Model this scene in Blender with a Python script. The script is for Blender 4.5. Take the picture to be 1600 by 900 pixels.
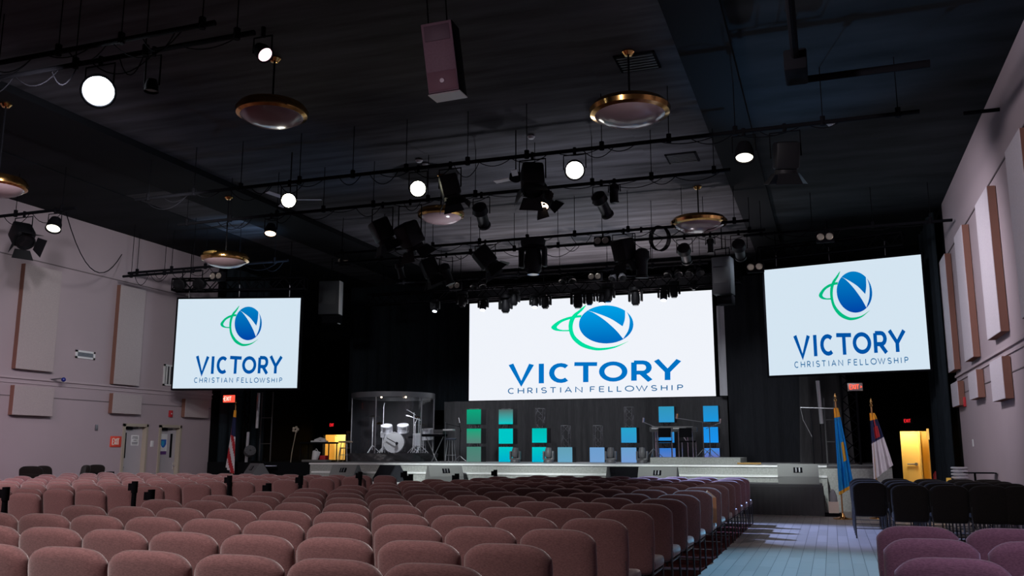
import bpy, bmesh, math, random
from mathutils import Vector, Matrix
for o in list(bpy.data.objects): bpy.data.objects.remove(o, do_unlink=True)
S = bpy.context.scene; COL = S.collection
R = math.radians; PI = math.pi
rnd = random.Random(7)

# ------------------------------------------------------------------ camera
F = 1400.0; TH = math.atan(252/F); YAW = math.atan(500/(F/math.cos(TH)))
CAM = Vector((0, 0, 1.5))
cd = bpy.data.cameras.new('camera'); cam = bpy.data.objects.new('camera', cd); COL.objects.link(cam)
cd.sensor_width = 36; cd.lens = F/1600*36; cd.clip_end = 200
cam.location = CAM; cam.rotation_euler = (PI/2+TH, 0, YAW); S.camera = cam
FW = Vector((-math.sin(YAW)*math.cos(TH), math.cos(YAW)*math.cos(TH), math.sin(TH)))
RT = Vector((math.cos(YAW), math.sin(YAW), 0)); UP = RT.cross(FW)
def ray(x, y): return FW*F + RT*(x-800) - UP*(y-450)
def at_z(x, y, z): r = ray(x, y); return CAM + r*((z-1.5)/r.z)
def at_X(x, y, X): r = ray(x, y); return CAM + r*(X/r.x)
def at_Y(x, y, Y): r = ray(x, y); return CAM + r*(Y/r.y)

# ------------------------------------------------------------------ world, exposure
w = bpy.data.worlds.new('dark_room'); S.world = w; w.use_nodes = True
w.node_tree.nodes['Background'].inputs[0].default_value = (0.004, 0.005, 0.007, 1)
w.node_tree.nodes['Background'].inputs[1].default_value = 1
S.view_settings.view_transform = 'Standard'; S.view_settings.look = 'None'
S.view_settings.exposure = 0; S.view_settings.gamma = 1; S.view_settings.use_curve_mapping = False

# ------------------------------------------------------------------ house and stage lights, added unseen spots
def spot(name, loc, tgt, power, col, ang=90, blend=1.0, rad=0.25):
    l = bpy.data.lights.new(name, 'SPOT'); l.energy = power; l.color = col
    l.spot_size = R(ang); l.spot_blend = blend; l.shadow_soft_size = rad
    o = bpy.data.objects.new(name, l); COL.objects.link(o); o.location = loc
    o.rotation_euler = (Vector(tgt)-Vector(loc)).to_track_quat('-Z', 'Y').to_euler(); return o
spot('unseen_room_spot', (-4.6, 1.2, 6.9), (-4.8, 4.9, 0.5), 1850, (1, .86, .84), 66)
spot('unseen_room_spot', (-11.0, 3.0, 6.9), (-11.6, 9.4, 0.5), 1900, (1, .82, .82), 76)
spot('unseen_room_spot', (-15.0, 8.0, 6.2), (-15.0, 14.0, 0.5), 900, (1, .84, .84), 85)
spot('unseen_room_spot', (-5.0, -3.0, 5.6), (-4.9, 10.4, 6.6), 480, (1, .72, .86), 16)  # added unseen spot that brightens the hanging speaker
spot('wall_wash', (-9.5, 8.6, 6.3), (-19, 16, 3.0), 1300, (.96, .92, 1), 92)
spot('wall_wash', (-11.5, 13.6, 6.2), (-19, 21.5, 3.2), 800, (.98, .96, .96), 88)
spot('wall_wash', (-12.0, 5.5, 5.9), (-19, 12.2, .8), 1100, (1, .50, .95), 62)
spot('wall_wash', (-3.6, 7.5, 6.4), (3, 14, 4.2), 1050, (1, .90, .95), 95)
spot('wall_wash', (-1.5, 15.8, 6.3), (3, 20.5, 3.6), 1150, (.97, .91, 1), 88)
spot('unseen_room_spot', (1.6, 1.8, 6.6), (1.6, 6.2, 0.5), 1250, (.66, .56, 1.0), 46)
spot('aisle_light', (-7.6, 20.6, 6.4), (-0.6, 17.6, 0), 11500, (.36, .50, 1.0), 28, .7, .10)
spot('aisle_light', (-1.2, 16.6, 6.3), (-0.2, 12.2, 0), 2300, (.24, .62, 1.0), 46, 1.0, .12)
for x in (-13.6, -10.4, -7.2, -4.0, -1.2):
    spot('stage_wash', (x, 16.9, 6.4), (x-.2, 24.1, 1.0), 3500, (.93, 1.0, .98), 27, 1.0)
for x in (-12.5, -9, -5.5, -2.0):
    spot('stage_top_light', (x, 24.5, 6.9), (x, 28.2, 1.2), 420, (.9, .93, 1.0), 75, 1.0)
# added spots in mid-air, standing in for screen light on the ceiling
for x, y, c, e in ((-11.4, 23.9, (.90, .88, 1), 90), (-8.6, 23.9, (1, .92, .95), 190), (-5.9, 23.9, (.90, .93, 1), 230), (-3.6, 23.9, (1, .88, .92), 200), (-7.4, 18.8, (.88, .90, 1), 110), (-4.6, 18.8, (.90, .90, 1), 150), (-10.2, 27.4, (1, .90, .92), 330), (-7.6, 27.4, (1, .88, .88), 460), (-5.0, 27.4, (1, .88, .88), 460)):
    spot('added_uplight', (x, y, 4.4), (x+.3, y-.6, 8), e*1.9, c, 100, 1.0, .08)
spot('added_uplight', (-1.6, 21.0, 3.0), (.2, 14.5, 7.7), 800, (.20, .52, 1), 40, 1.0, .08)  # added unseen blue spots tint the ceiling, next lines too
spot('added_uplight', (-12.4, 20.0, 4.4), (-15.35, 20.6, 7.7), 900, (.34, .62, 1), 36, 1.0, .08)
spot('added_uplight', (-9.5, 22.5, 3.0), (-11.2, 15.5, 7.9), 260, (.20, .50, 1), 40, 1.0, .08)

# ------------------------------------------------------------------ materials
MATS = {}
def mat(name, col, rough=.6, metal=0, emit=None, es=1, noise=0, scale=30, bump=0, spec=None, stretch=(1, 1, 1), sheen=0):
    if name in MATS: return MATS[name]
    m = bpy.data.materials.new(name); m.use_nodes = True; nt = m.node_tree; b = nt.nodes['Principled BSDF']
    b.inputs['Base Color'].default_value = (*col, 1); b.inputs['Roughness'].default_value = rough; b.inputs['Metallic'].default_value = metal
    if spec is not None: b.inputs['Specular IOR Level'].default_value = spec
    if sheen: b.inputs['Sheen Weight'].default_value = sheen; b.inputs['Sheen Roughness'].default_value = .4
    if emit: b.inputs['Emission Color'].default_value = (*emit, 1); b.inputs['Emission Strength'].default_value = es
    if noise or bump:
        tc = nt.nodes.new('ShaderNodeTexCoord'); mp = nt.nodes.new('ShaderNodeMapping'); nz = nt.nodes.new('ShaderNodeTexNoise')
        mp.inputs['Scale'].default_value = stretch
        nz.inputs['Scale'].default_value = scale; nz.inputs['Detail'].default_value = 4
        nt.links.new(tc.outputs['Object'], mp.inputs[0]); nt.links.new(mp.outputs[0], nz.inputs['Vector'])
        if noise:
            rp = nt.nodes.new('ShaderNodeValToRGB'); rp.color_ramp.elements[0].position = .3; rp.color_ramp.elements[1].position = .7
            rp.color_ramp.elements[0].color = (*[c*(1-noise) for c in col], 1); rp.color_ramp.elements[1].color = (*[min(1, c*(1+noise)) for c in col], 1)
            nt.links.new(nz.outputs[0], rp.inputs[0]); nt.links.new(rp.outputs[0], b.inputs['Base Color'])
        if bump:
            bp = nt.nodes.new('ShaderNodeBump'); bp.inputs['Strength'].default_value = bump; bp.inputs['Distance'].default_value = .01
            nt.links.new(nz.outputs[0], bp.inputs['Height']); nt.links.new(bp.outputs[0], b.inputs['Normal'])
    MATS[name] = m; return m
fabric = mat('mauve_fabric', (.25, .130, .130), .95, noise=.26, scale=62, stretch=(1, 1, 4), bump=.16, spec=.1, sheen=.9)
shell = mat('chair_trim', (.055, .03, .032), .8, spec=.2)
legm = mat('chair_leg_metal', (.09, .09, .10), .35, .8)
blackm = mat('black_metal', (.007, .007, .009), .9, spec=.03)
blackp = mat('black_paint', (.004, .0045, .006), .85, spec=.1)
darkg = mat('dark_grey', (.05, .05, .055), .6)
greym = mat('grey_metal', (.25, .25, .27), .4, .7)
chrome = mat('chrome', (.82, .82, .85), .12, 1)
brass = mat('brass', (.75, .42, .14), .16, 1)
wallm = mat('wall_paint', (.42, .345, .375), .9, noise=.03, scale=.6, spec=.2)
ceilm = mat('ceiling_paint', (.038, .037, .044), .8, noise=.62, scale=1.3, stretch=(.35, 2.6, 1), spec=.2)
ceild = mat('ceiling_black_and_shade', (.006, .007, .010), .85, noise=.55, scale=.8, stretch=(.6, 2, 1), spec=.15)
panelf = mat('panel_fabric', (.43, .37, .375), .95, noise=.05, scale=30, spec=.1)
panelb = mat('panel_edge_fabric', (.22, .11, .085), .95, spec=.1)
trimm = mat('trim_paint', (.46, .38, .41), .8, spec=.2)
groove = mat('groove_shadow_gap', (.16, .13, .14), .9)
drape = mat('black_drape', (.030, .032, .038), .95, noise=.12, scale=6, stretch=(4, 4, .5), spec=.1)
drapeb = mat('blue_black_drape', (.016, .022, .028), .95, noise=.2, scale=5, stretch=(4, 4, .5), spec=.1)
drapeg = mat('grey_drape', (.085, .085, .09), .95, noise=.12, scale=6, stretch=(4, 4, .5), spec=.1)
stagec = mat('stage_carpet', (.30, .31, .30), .95, noise=.16, scale=22, bump=.2, spec=.1)
stagew = mat('stage_nosing', (.72, .73, .74), .6)
stagetop = mat('stage_floor', (.30, .30, .31), .5)
carpet = mat('maroon_carpet', (.09, .022, .022), .95, noise=.2, scale=40, spec=.1)
whitep = mat('white_plastic', (.75, .75, .76), .5)
doorp = mat('door_paint', (.45, .42, .45), .6)
framep = mat('door_frame_paint', (.40, .35, .28), .6)
yel = mat('yellow_paint', (.82, .56, .16), .6)
woodm = mat('dark_wood', (.10, .045, .02), .5, noise=.3, scale=8, stretch=(1, 1, 8))
redp = mat('red_paint', (.5, .02, .03), .5)
glassd = mat('dark_glass', (.01, .01, .012), .1)
lampw = mat('lit_lamp', (1, 1, 1), .5, emit=(1, .96, .86), es=14)
lampww = mat('lit_lamp_blazing', (1, 1, 1), .5, emit=(.86, .93, 1), es=60)
lampwarm = mat('lit_lamp_warm', (1, 1, 1), .5, emit=(1, .72, .48), es=6)
lampb = mat('lit_lamp_cool', (1, 1, 1), .5, emit=(.75, .82, 1), es=7)
bulb = mat('unlit_reflector', (.55, .5, .42), .25, .7)
bowl = mat('frosted_bowl', (.30, .21, .22), .15, spec=.7)
white_e = mat('screen_white', (0, 0, 0), 1, emit=(.87, .90, .96), es=1.0, spec=0)
side_e = mat('side_screen_white', (0, 0, 0), 1, emit=(.66, .78, .88), es=1.0, spec=0)
txt_c = mat('logo_blue', (0, 0, 0), 1, emit=(0, .17, .55), es=1.0, spec=0)
txt_s = mat('side_logo_blue', (0, 0, 0), 1, emit=(0, .085, .37), es=1.0, spec=0)
txt_f = mat('logo_small_lettering', (0, 0, 0), 1, emit=(.0, .13, .33), es=1.0, spec=0)
grn_c = mat('logo_green', (0, 0, 0), 1, emit=(0, .75, .36), es=1.0, spec=0)
grn_s = mat('side_logo_green', (0, 0, 0), 1, emit=(0, .50, .22), es=1.0, spec=0)
red_e = mat('exit_red', (0, 0, 0), 1, emit=(1, .10, .05), es=1.6, spec=0)
red_d = mat('exit_dim_red', (0, 0, 0), 1, emit=(1, .02, .03), es=1.0, spec=0)
exit_w = mat('exit_lettering', (.9, .8, .75), .6, emit=(1, .62, .5), es=.9)
def grad_mat(name, c0, c1, ax='Z', es=1.0):
    m = bpy.data.materials.new(name); m.use_nodes = True; nt = m.node_tree; b = nt.nodes['Principled BSDF']
    b.inputs['Base Color'].default_value = (0, 0, 0, 1); b.inputs['Specular IOR Level'].default_value = 0
    tc = nt.nodes.new('ShaderNodeTexCoord'); sp = nt.nodes.new('ShaderNodeSeparateXYZ'); rp = nt.nodes.new('ShaderNodeValToRGB')
    nt.links.new(tc.outputs['Generated'], sp.inputs[0]); nt.links.new(sp.outputs[ax], rp.inputs[0])
    rp.color_ramp.elements[0].color = (*c0, 1); rp.color_ramp.elements[1].color = (*c1, 1)
    nt.links.new(rp.outputs[0], b.inputs['Emission Color']); b.inputs['Emission Strength'].default_value = es
    return m
globe_c = grad_mat('globe_blue', (0, .13, .50), (0, .36, .80)); globe_s = grad_mat('side_globe_blue', (0, .055, .38), (0, .21, .55))
def glass_mat():
    m = bpy.data.materials.new('clear_acrylic'); m.use_nodes = True; nt = m.node_tree; nt.nodes.clear()
    o = nt.nodes.new('ShaderNodeOutputMaterial'); mx = nt.nodes.new('ShaderNodeMixShader'); t = nt.nodes.new('ShaderNodeBsdfTransparent'); g = nt.nodes.new('ShaderNodeBsdfGlossy')
    g.inputs['Roughness'].default_value = .02; t.inputs[0].default_value = (.94, .95, .96, 1); mx.inputs[0].default_value = .025
    nt.links.new(t.outputs[0], mx.inputs[1]); nt.links.new(g.outputs[0], mx.inputs[2]); nt.links.new(mx.outputs[0], o.inputs[0]); return m
acryl = glass_mat()
def plank_mat():
    m = bpy.data.materials.new('plank_floor'); m.use_nodes = True; nt = m.node_tree; b = nt.nodes['Principled BSDF']
    tc = nt.nodes.new('ShaderNodeTexCoord'); mp = nt.nodes.new('ShaderNodeMapping'); mp.inputs['Rotation'].default_value = (0, 0, PI/2)
    br = nt.nodes.new('ShaderNodeTexBrick'); nt.links.new(tc.outputs['Object'], mp.inputs[0]); nt.links.new(mp.outputs[0], br.inputs['Vector'])
    br.inputs['Color1'].default_value = (.36, .31, .29, 1); br.inputs['Color2'].default_value = (.28, .24, .22, 1); br.inputs['Mortar'].default_value = (.05, .04, .04, 1)
    br.inputs['Scale'].default_value = 1; br.inputs['Brick Width'].default_value = 1.2; br.inputs['Row Height'].default_value = .165; br.inputs['Mortar Size'].default_value = .004
    br.inputs['Mortar Smooth'].default_value = .2; br.inputs['Bias'].default_value = 0; br.offset = .4
    nt.links.new(br.outputs['Color'], b.inputs['Base Color']); b.inputs['Roughness'].default_value = .42; return m
plank = plank_mat()

# ------------------------------------------------------------------ mesh helpers
class MB:
    def __init__(s): s.v = []; s.f = []; s.m = []
    def add(s, vs, fs, mi=0, M=None):
        n = len(s.v); s.v += [tuple(M @ Vector(v)) if M else tuple(v) for v in vs]
        s.f += [tuple(i+n for i in f) for f in fs]; s.m += [mi]*len(fs); return s
    def box(s, a, b, mi=0, M=None):
        x0, y0, z0 = a; x1, y1, z1 = b
        return s.add([(x0,y0,z0),(x1,y0,z0),(x1,y1,z0),(x0,y1,z0),(x0,y0,z1),(x1,y0,z1),(x1,y1,z1),(x0,y1,z1)],
              [(0,3,2,1),(4,5,6,7),(0,1,5,4),(1,2,6,5),(2,3,7,6),(3,0,4,7)], mi, M)
    def rbox(s, a, b, r, mi=0, M=None, seg=2):
        bm = bmesh.new(); bmesh.ops.create_cube(bm, size=1)
        for v in bm.verts: v.co = Vector([(a[i]+b[i])/2+v.co[i]*(b[i]-a[i]) for i in range(3)])
        bmesh.ops.bevel(bm, geom=bm.edges[:], offset=r, segments=seg, affect='EDGES', profile=.5)
        bm.verts.index_update(); s.add([v.co[:] for v in bm.verts], [[v.index for v in f.verts] for f in bm.faces], mi, M); bm.free(); return s
    def tube(s, pts, r, n=8, mi=0, M=None, cap=True):
        pts = [Vector(p) for p in pts]; rs = r if isinstance(r, (list, tuple)) else [r]*len(pts); vs = []; fs = []
        ref = None
        for i, p in enumerate(pts):
            d = (pts[min(i+1, len(pts)-1)]-pts[max(i-1, 0)]).normalized()
            if ref is None: ref = Vector((0, 0, 1)) if abs(d.z) < .9 else Vector((1, 0, 0))
            u = d.cross(ref).normalized(); w_ = u.cross(d).normalized(); ref = w_
            for k in range(n): a = 2*PI*k/n; vs.append(p+u*(math.cos(a)*rs[i])+w_*(math.sin(a)*rs[i]))
        for i in range(len(pts)-1):
            for k in range(n): fs.append((i*n+k, i*n+(k+1) % n, (i+1)*n+(k+1) % n, (i+1)*n+k))
        if cap: fs.append(tuple(range(n))[::-1]); fs.append(tuple((len(pts)-1)*n+k for k in range(n)))
        return s.add(vs, fs, mi, M)
    def lathe(s, prof, n=24, mi=0, M=None, cap=True):
        vs = []; fs = []
        for r, z in prof:
            for k in range(n): a = 2*PI*k/n; vs.append((r*math.cos(a), r*math.sin(a), z))
        for i in range(len(prof)-1):
            for k in range(n): fs.append((i*n+k, i*n+(k+1) % n, (i+1)*n+(k+1) % n, (i+1)*n+k))
        if cap and prof[0][0] > 1e-4: fs.append(tuple(range(n))[::-1])
        if cap and prof[-1][0] > 1e-4: fs.append(tuple((len(prof)-1)*n+k for k in range(n)))
        return s.add(vs, fs, mi, M)
    def prism(s, poly, y0, y1, mi=0, M=None):      # polygon in xz extruded in y
        n = len(poly); vs = [(x, y0, z) for x, z in poly]+[(x, y1, z) for x, z in poly]
        return s.add(vs, [tuple(range(n)), tuple(range(2*n-1, n-1, -1))]+[(i, i+n, (i+1) % n+n, (i+1) % n) for i in range(n)], mi, M)
    def sphere(s, c, r, mi=0, M=None, n=12, sc=(1, 1, 1)):
        prof = [(max(1e-5, math.sin(PI*i/8)), -math.cos(PI*i/8)) for i in range(9)]
        T = Matrix.Translation(c) @ Matrix.Diagonal((r*sc[0], r*sc[1], r*sc[2], 1)); return s.lathe(prof, n, mi, (M @ T) if M else T)
    def build(s, name, mats, parent=None, smooth=35, kind=None, loc=None, label=None):
        me = bpy.data.meshes.new(name); me.from_pydata(s.v, [], s.f)
        for m in (mats if isinstance(mats, (list, tuple)) else [mats]): me.materials.append(m)
        me.polygons.foreach_set('material_index', s.m); 
        bm = bmesh.new(); bm.from_mesh(me)
        if name == 'backrest': bmesh.ops.remove_doubles(bm, verts=bm.verts, dist=1e-5)
        bmesh.ops.recalc_face_normals(bm, faces=bm.faces); bm.to_mesh(me); bm.free()
        if smooth: me.polygons.foreach_set('use_smooth', [True]*len(me.polygons)); me.set_sharp_from_angle(angle=R(smooth))
        me.update(); o = bpy.data.objects.new(name, me); COL.objects.link(o)
        if parent: o.parent = parent
        if kind: o['kind'] = kind
        if loc: o.location = loc
        if label: o['label'] = label
        return o
def tag(o, label, cat, group=None, kind=None):
    o['label'] = label; o['category'] = cat
    if group: o['group'] = group
    if kind: o['kind'] = kind
    return o
def thing(name, label, cat, loc=(0, 0, 0), rz=0, group=None, rot=None):
    o = bpy.data.objects.new(name, None); COL.objects.link(o); o.location = loc; o.rotation_euler = rot or (0, 0, rz); o.empty_display_size = .1
    return tag(o, label, cat, group)
def dup(root, loc, rz=0, label=None, group=None):
    r = root.copy(); COL.objects.link(r); r.location = loc; r.rotation_euler = (0, 0, rz)
    if label: r['label'] = label
    if group: r['group'] = group
    for ch in list(root.children):
        c = ch.copy(); COL.objects.link(c); c.parent = r
        for g in ch.children: d = g.copy(); COL.objects.link(d); d.parent = c
    return r
def xform(loc, rz=0, rx=0, ry=0): return Matrix.Translation(loc) @ Matrix.Rotation(rz, 4, 'Z') @ Matrix.Rotation(ry, 4, 'Y') @ Matrix.Rotation(rx, 4, 'X')
def aim(loc, d):                                    # local -Z points along d
    return Matrix.Translation(loc) @ Vector(d).to_track_quat('-Z', 'Y').to_matrix().to_4x4()

# ------------------------------------------------------------------ room shell
XL, XR, YB, YF, ZC, YE = -19.0, 3.0, -6.0, 31.0, 7.65, 24.5
MB().box((XL-.3, YB-.3, -.2), (XR+.3, YF+.3, 0)).build('floor', plank, kind='structure')
MB().box((-7.75, YB, 0), (-1.62, 19.35, .008)).build('floor_carpet_runner', carpet, kind='structure')
MB().box((-19, YB, 0), (-9.0, 18.6, .008)).build('floor_carpet_side', carpet, kind='structure')
MB().box((XL-.3, YB-.3, ZC+.04), (XR+.3, YF+.3, ZC+.5)).build('ceiling', ceilm, kind='structure')
MB().box((-3.37, YB, ZC+.02), (-1.89, YF, ZC+.34)).build('ceiling_strip', ceilm, kind='structure')
MB().box((-1.89, YB, ZC-.10), (-1.1, YF, ZC+.34)).build('ceiling_beam_right', blackp, kind='structure')
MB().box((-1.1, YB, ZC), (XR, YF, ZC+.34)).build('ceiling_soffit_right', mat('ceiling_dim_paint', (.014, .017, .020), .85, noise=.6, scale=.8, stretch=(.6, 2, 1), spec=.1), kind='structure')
MB().box((-14.6, YB, ZC-.10), (-13.0, YF, ZC+.34)).build('ceiling_beam_left', blackp, kind='structure')
MB().box((-16.1, YB, ZC+.02), (-14.6, 17.0, ZC+.34)).build('ceiling_strip_left_rear', ceild, kind='structure')  # rear part of the strip, its shade put into the colour
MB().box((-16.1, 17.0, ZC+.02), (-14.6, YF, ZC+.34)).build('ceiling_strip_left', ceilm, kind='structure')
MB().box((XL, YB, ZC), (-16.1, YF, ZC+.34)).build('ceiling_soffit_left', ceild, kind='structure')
MB().box((-13.0, 28.55, 6.66), (-2.4, 28.8, 7.08)).build('trim_1', blackp, kind='structure')
# left wall with two door openings (quads in the Y,z plane, returns 0.25 deep)
def side_wall(name, X, sgn, y0, y1, holes, m):
    mb = MB(); ys = sorted({y0, y1, *[h[0] for h in holes], *[h[1] for h in holes]})
    for a, b in zip(ys, ys[1:]):
        h = [q for q in holes if q[0] <= a and q[1] >= b]
        z0 = h[0][2] if h else 0
        mb.box((min(X, X+sgn*.3), a, z0), (max(X, X+sgn*.3), b, ZC+.35))
    return mb.build(name, m, smooth=0, kind='structure')
dl = [(at_X(192, 667, XL).y, at_X(231, 667, XL).y), (at_X(248.5, 669, XL).y, at_X(283, 670, XL).y)]
DZ = 2.16
side_wall('wall_left', XL, -1, YB, YE, [(a+.08, b-.06, DZ) for a, b in dl], wallm)
side_wall('wall_right', XR, 1, YB, YE, [], wallm)
side_wall('wall_left_stage', XL, -1, YE, YF, [], blackp); side_wall('wall_right_stage', XR, 1, YE, YF, [], blackp)
MB().box((XL-.3, YB-.3, 0), (XR+.3, YB, ZC+.4)).build('wall_back', wallm, smooth=0, kind='structure')
dr = (2.05, 2.87, 2.06); dlf = (-18.72, -17.72, 2.06)
mb = MB()
for a, b, z in ((XL-.3, dlf[0], 0), (dlf[0], dlf[1], dlf[2]), (dlf[1], dr[0], 0), (dr[0], dr[1], dr[2]), (dr[1], XR+.3, 0)): mb.box((a, YF, z), (b, YF+.2, ZC+.4))
mb.build('wall_front', blackp, smooth=0, kind='structure')
# lit rooms seen through the two stage doorways
for nm, (a, b, z) in (('wall_hall_right', dr), ('wall_hall_left', dlf)):
    mb = MB().box((a-1.2, YF+1.9, 0), (b+1.2, YF+2.0, 2.7)).box((a-1.3, YF+.2, 0), (a-1.2, YF+2, 2.7)).box((b+1.2, YF+.2, 0), (b+1.3, YF+2, 2.7)).box((a-1.3, YF+.2, 2.7), (b+1.3, YF+2, 2.8))
    mb.build(nm, yel, smooth=0, kind='structure')
    MB().box((a-1.3, YF+.2, -.05), (b+1.3, YF+2, 0)).build('floor_hall', stagetop, kind='structure')
    l = bpy.data.lights.new('hall_lamp', 'POINT'); l.energy = 105; l.color = (1, .88, .62); l.shadow_soft_size = .25
    lo = bpy.data.objects.new('hall_lamp', l); COL.objects.link(lo); lo.location = ((a+b)/2-.1, YF+.45, 2.42)
# doors standing in the stage doorways
def hall_door(n, x0, x1, swing):
    d = MB().box((0, 0, 0), (x1-x0, .045, 2.0)).build(f'door_{n}', yel, kind='structure', smooth=0, loc=(x0-.1, YF+1.0, .01)); d.rotation_euler = (0, 0, swing)
    mb = MB().box((-.14, -.02, 0), (-.1, .1, 2.06)).box((x1-x0-.08, -.02, 0), (x1-x0-.04, .1, 2.06)).box((-.14, -.02, 2.03), (x1-x0-.04, .1, 2.07))
    mb.build('door_frame', yel, kind='structure', loc=(x0, YF+1.08, 0))
    w_ = x1-x0; MB().tube([(w_*.42, -.05, 1.02), (w_*.80, -.05, 1.02)], .022).tube([(w_*.78, 0, 1.02), (w_*.78, -.07, 1.02)], .05, 10).build('push_bar', greym, d)
hall_door(3, dr[0], dr[0]+.74, R(6)); hall_door(4, dlf[0]+.05, dlf[1], R(-4))
MB().box((0, 0, 0), (.03, .5, 2.1)).build('trim_9', yel, kind='structure', loc=(dr[0]+.60, YF+.75, 0))
# left wall doors
def wall_door(n, a, b, slit, poster, handle_side):
    mb = MB()
    x0 = XL+.03
    mb.box((XL-.18, a, 0), (x0, a+.09, DZ+.06)).box((XL-.18, b-.07, 0), (x0, b, DZ+.06)).box((XL-.18, a, DZ-.012), (x0, b, DZ+.07))
    fr = mb.build(f'door_{n}_frame', framep, kind='structure', smooth=0)
    d = MB().box((XL-.175, a+.092, .005), (XL-.12, b-.072, DZ-.014)).build(f'door_{n}', doorp, kind='structure', smooth=0)
    W_ = b-a; X = XL-.12
    MB().box((X, a+slit*W_-.045, 1.25), (X+.01, a+slit*W_+.045, 1.97)).build('window_slit', glassd, d)
    MB().box((X, a+.25*W_, DZ-.10), (X+.07, a+.45*W_, DZ-.03)).tube([(X+.05, a+.44*W_, DZ-.07), (X+.06, a+.68*W_, DZ-.05)], .012).build('door_closer', blackm, d)
    hy = a+handle_side*W_
    MB().box((X, hy-.03, .88), (X+.01, hy+.03, 1.12)).tube([(X, hy, 1.0), (X+.06, hy, 1.0), (X+.06, hy+.1, 1.0)], .012).build('door_handle', chrome, d)
    return d, X
d1, X1 = wall_door(1, dl[0][0], dl[0][1], .25, 0, .12)
d2, X2 = wall_door(2, dl[1][0], dl[1][1], .72, 1, .88)

# ------------------------------------------------------------------ letters made of strokes
def arc(cx, cy, rx, ry, a0, a1, n=14): return [(cx+rx*math.cos(R(a0+(a1-a0)*i/n)), cy+ry*math.sin(R(a0+(a1-a0)*i/n))) for i in range(n+1)]
GL = {
 'V': [[(0, 1), (.5, 0), (1, 1)]], 'I': [[(.5, 0), (.5, 1)]], 'C': [arc(.55, .5, .55, .5, 50, 310)], 'T': [[(.5, 0), (.5, 1)], [(0, 1), (1, 1)]],
 'O': [arc(.5, .5, .5, .5, 0, 360, 28)], 'R': [[(0, 0), (0, 1)], [(0, 1), (.55, 1)]+arc(.55, .72, .37, .28, 90, -90, 8)+[(0, .44)], [(.45, .44), (1, 0)]],
 'Y': [[(.5, 0), (.5, .45)], [(0, 1), (.5, .42), (1, 1)]], 'H': [[(0, 0), (0, 1)], [(1, 0), (1, 1)], [(0, .5), (1, .5)]],
 'S': [arc(.5, .74, .42, .26, 30, 270, 10)+arc(.5, .25, .45, .25, 88, -150, 10)], 'A': [[(0, 0), (.5, 1), (1, 0)], [(.2, .32), (.8, .32)]],
 'N': [[(0, 0), (0, 1), (1, 0), (1, 1)]], 'F': [[(0, 0), (0, 1)], [(0, 1), (1, 1)], [(0, .52), (.85, .52)]],
 'E': [[(0, 0), (0, 1)], [(0, 1), (1, 1)], [(0, .52), (.9, .52)], [(0, 0), (1, 0)]], 'L': [[(0, 1), (0, 0), (1, 0)]],
 'W': [[(0, 1), (.27, 0), (.5, 1), (.73, 0), (1, 1)]], 'P': [[(0, 0), (0, 1)], [(0, 1), (.6, 1)]+arc(.6, .74, .38, .26, 90, -90, 8)+[(0, .48)]],
 'X': [[(0, 0), (1, 1)], [(0, 1), (1, 0)]], '>': [[(0, .8), (1, .5), (0, .2)]], '<': [[(1, .8), (0, .5), (1, .2)]] }
def stroke(mb, pts, wx, wy, depth, mi=0):           # ribbon with mitred joins in the local xz plane, front at y=-depth
    pts = [p for i, p in enumerate(pts) if i == 0 or (Vector(p)-Vector(pts[i-1])).length > 1e-4]
    q = [Vector((x/wx, z/wy)) for x, z in pts]; n = len(q); closed = (q[0]-q[-1]).length < 1e-4; L = []
    for i in range(n):
        a = q[i-1] if i else (q[-2] if closed else None); b = q[i+1] if i < n-1 else (q[1] if closed else None)
        d0 = (q[i]-a).normalized() if a is not None else None; d1 = (b-q[i]).normalized() if b is not None else None
        if d0 is None: d0 = d1
        if d1 is None: d1 = d0
        n0 = Vector((-d0.y, d0.x)); n1 = Vector((-d1.y, d1.x)); m = (n0+n1); m = m.normalized() if m.length > 1e-3 else n0
        k = .5/max(.62, m.dot(n0)); L.append((q[i]+m*k, q[i]-m*k))
    for (a, b), (c, d) in zip(L, L[1:]):
        P = [(p.x*wx, p.y*wy) for p in (a, b, d, c)]
        mb.add([(x, -depth, z) for x, z in P]+[(x, 0, z) for x, z in P], [(0, 1, 2, 3), (7, 6, 5, 4), (0, 4, 5, 1), (1, 5, 6, 2), (2, 6, 7, 3), (3, 7, 4, 0)], mi)
def text(mb, s, x0, z0, w_, h, gap, wx, wy, depth, mi=0):   # evenly set text
    adv = 0; ws = {'I': .15, 'L': .6, 'E': .65, 'F': .62, 'W': 1.35, 'O': 1.1, ' ': .45, 'S': .75, 'T': .85, '>': .35, '<': .35, 'X': .85}
    tot = sum(ws.get(c, .8) for c in s)+gap*(len(s)-1); x = 0
    for c in s:
        cw = ws.get(c, .8)
        if c in GL:
            for st in GL[c]: stroke(mb, [(x0+(x+px*cw)/tot*w_, z0+pz*h) for px, pz in st], wx, wy, depth, mi)
        x += cw+gap

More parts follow.
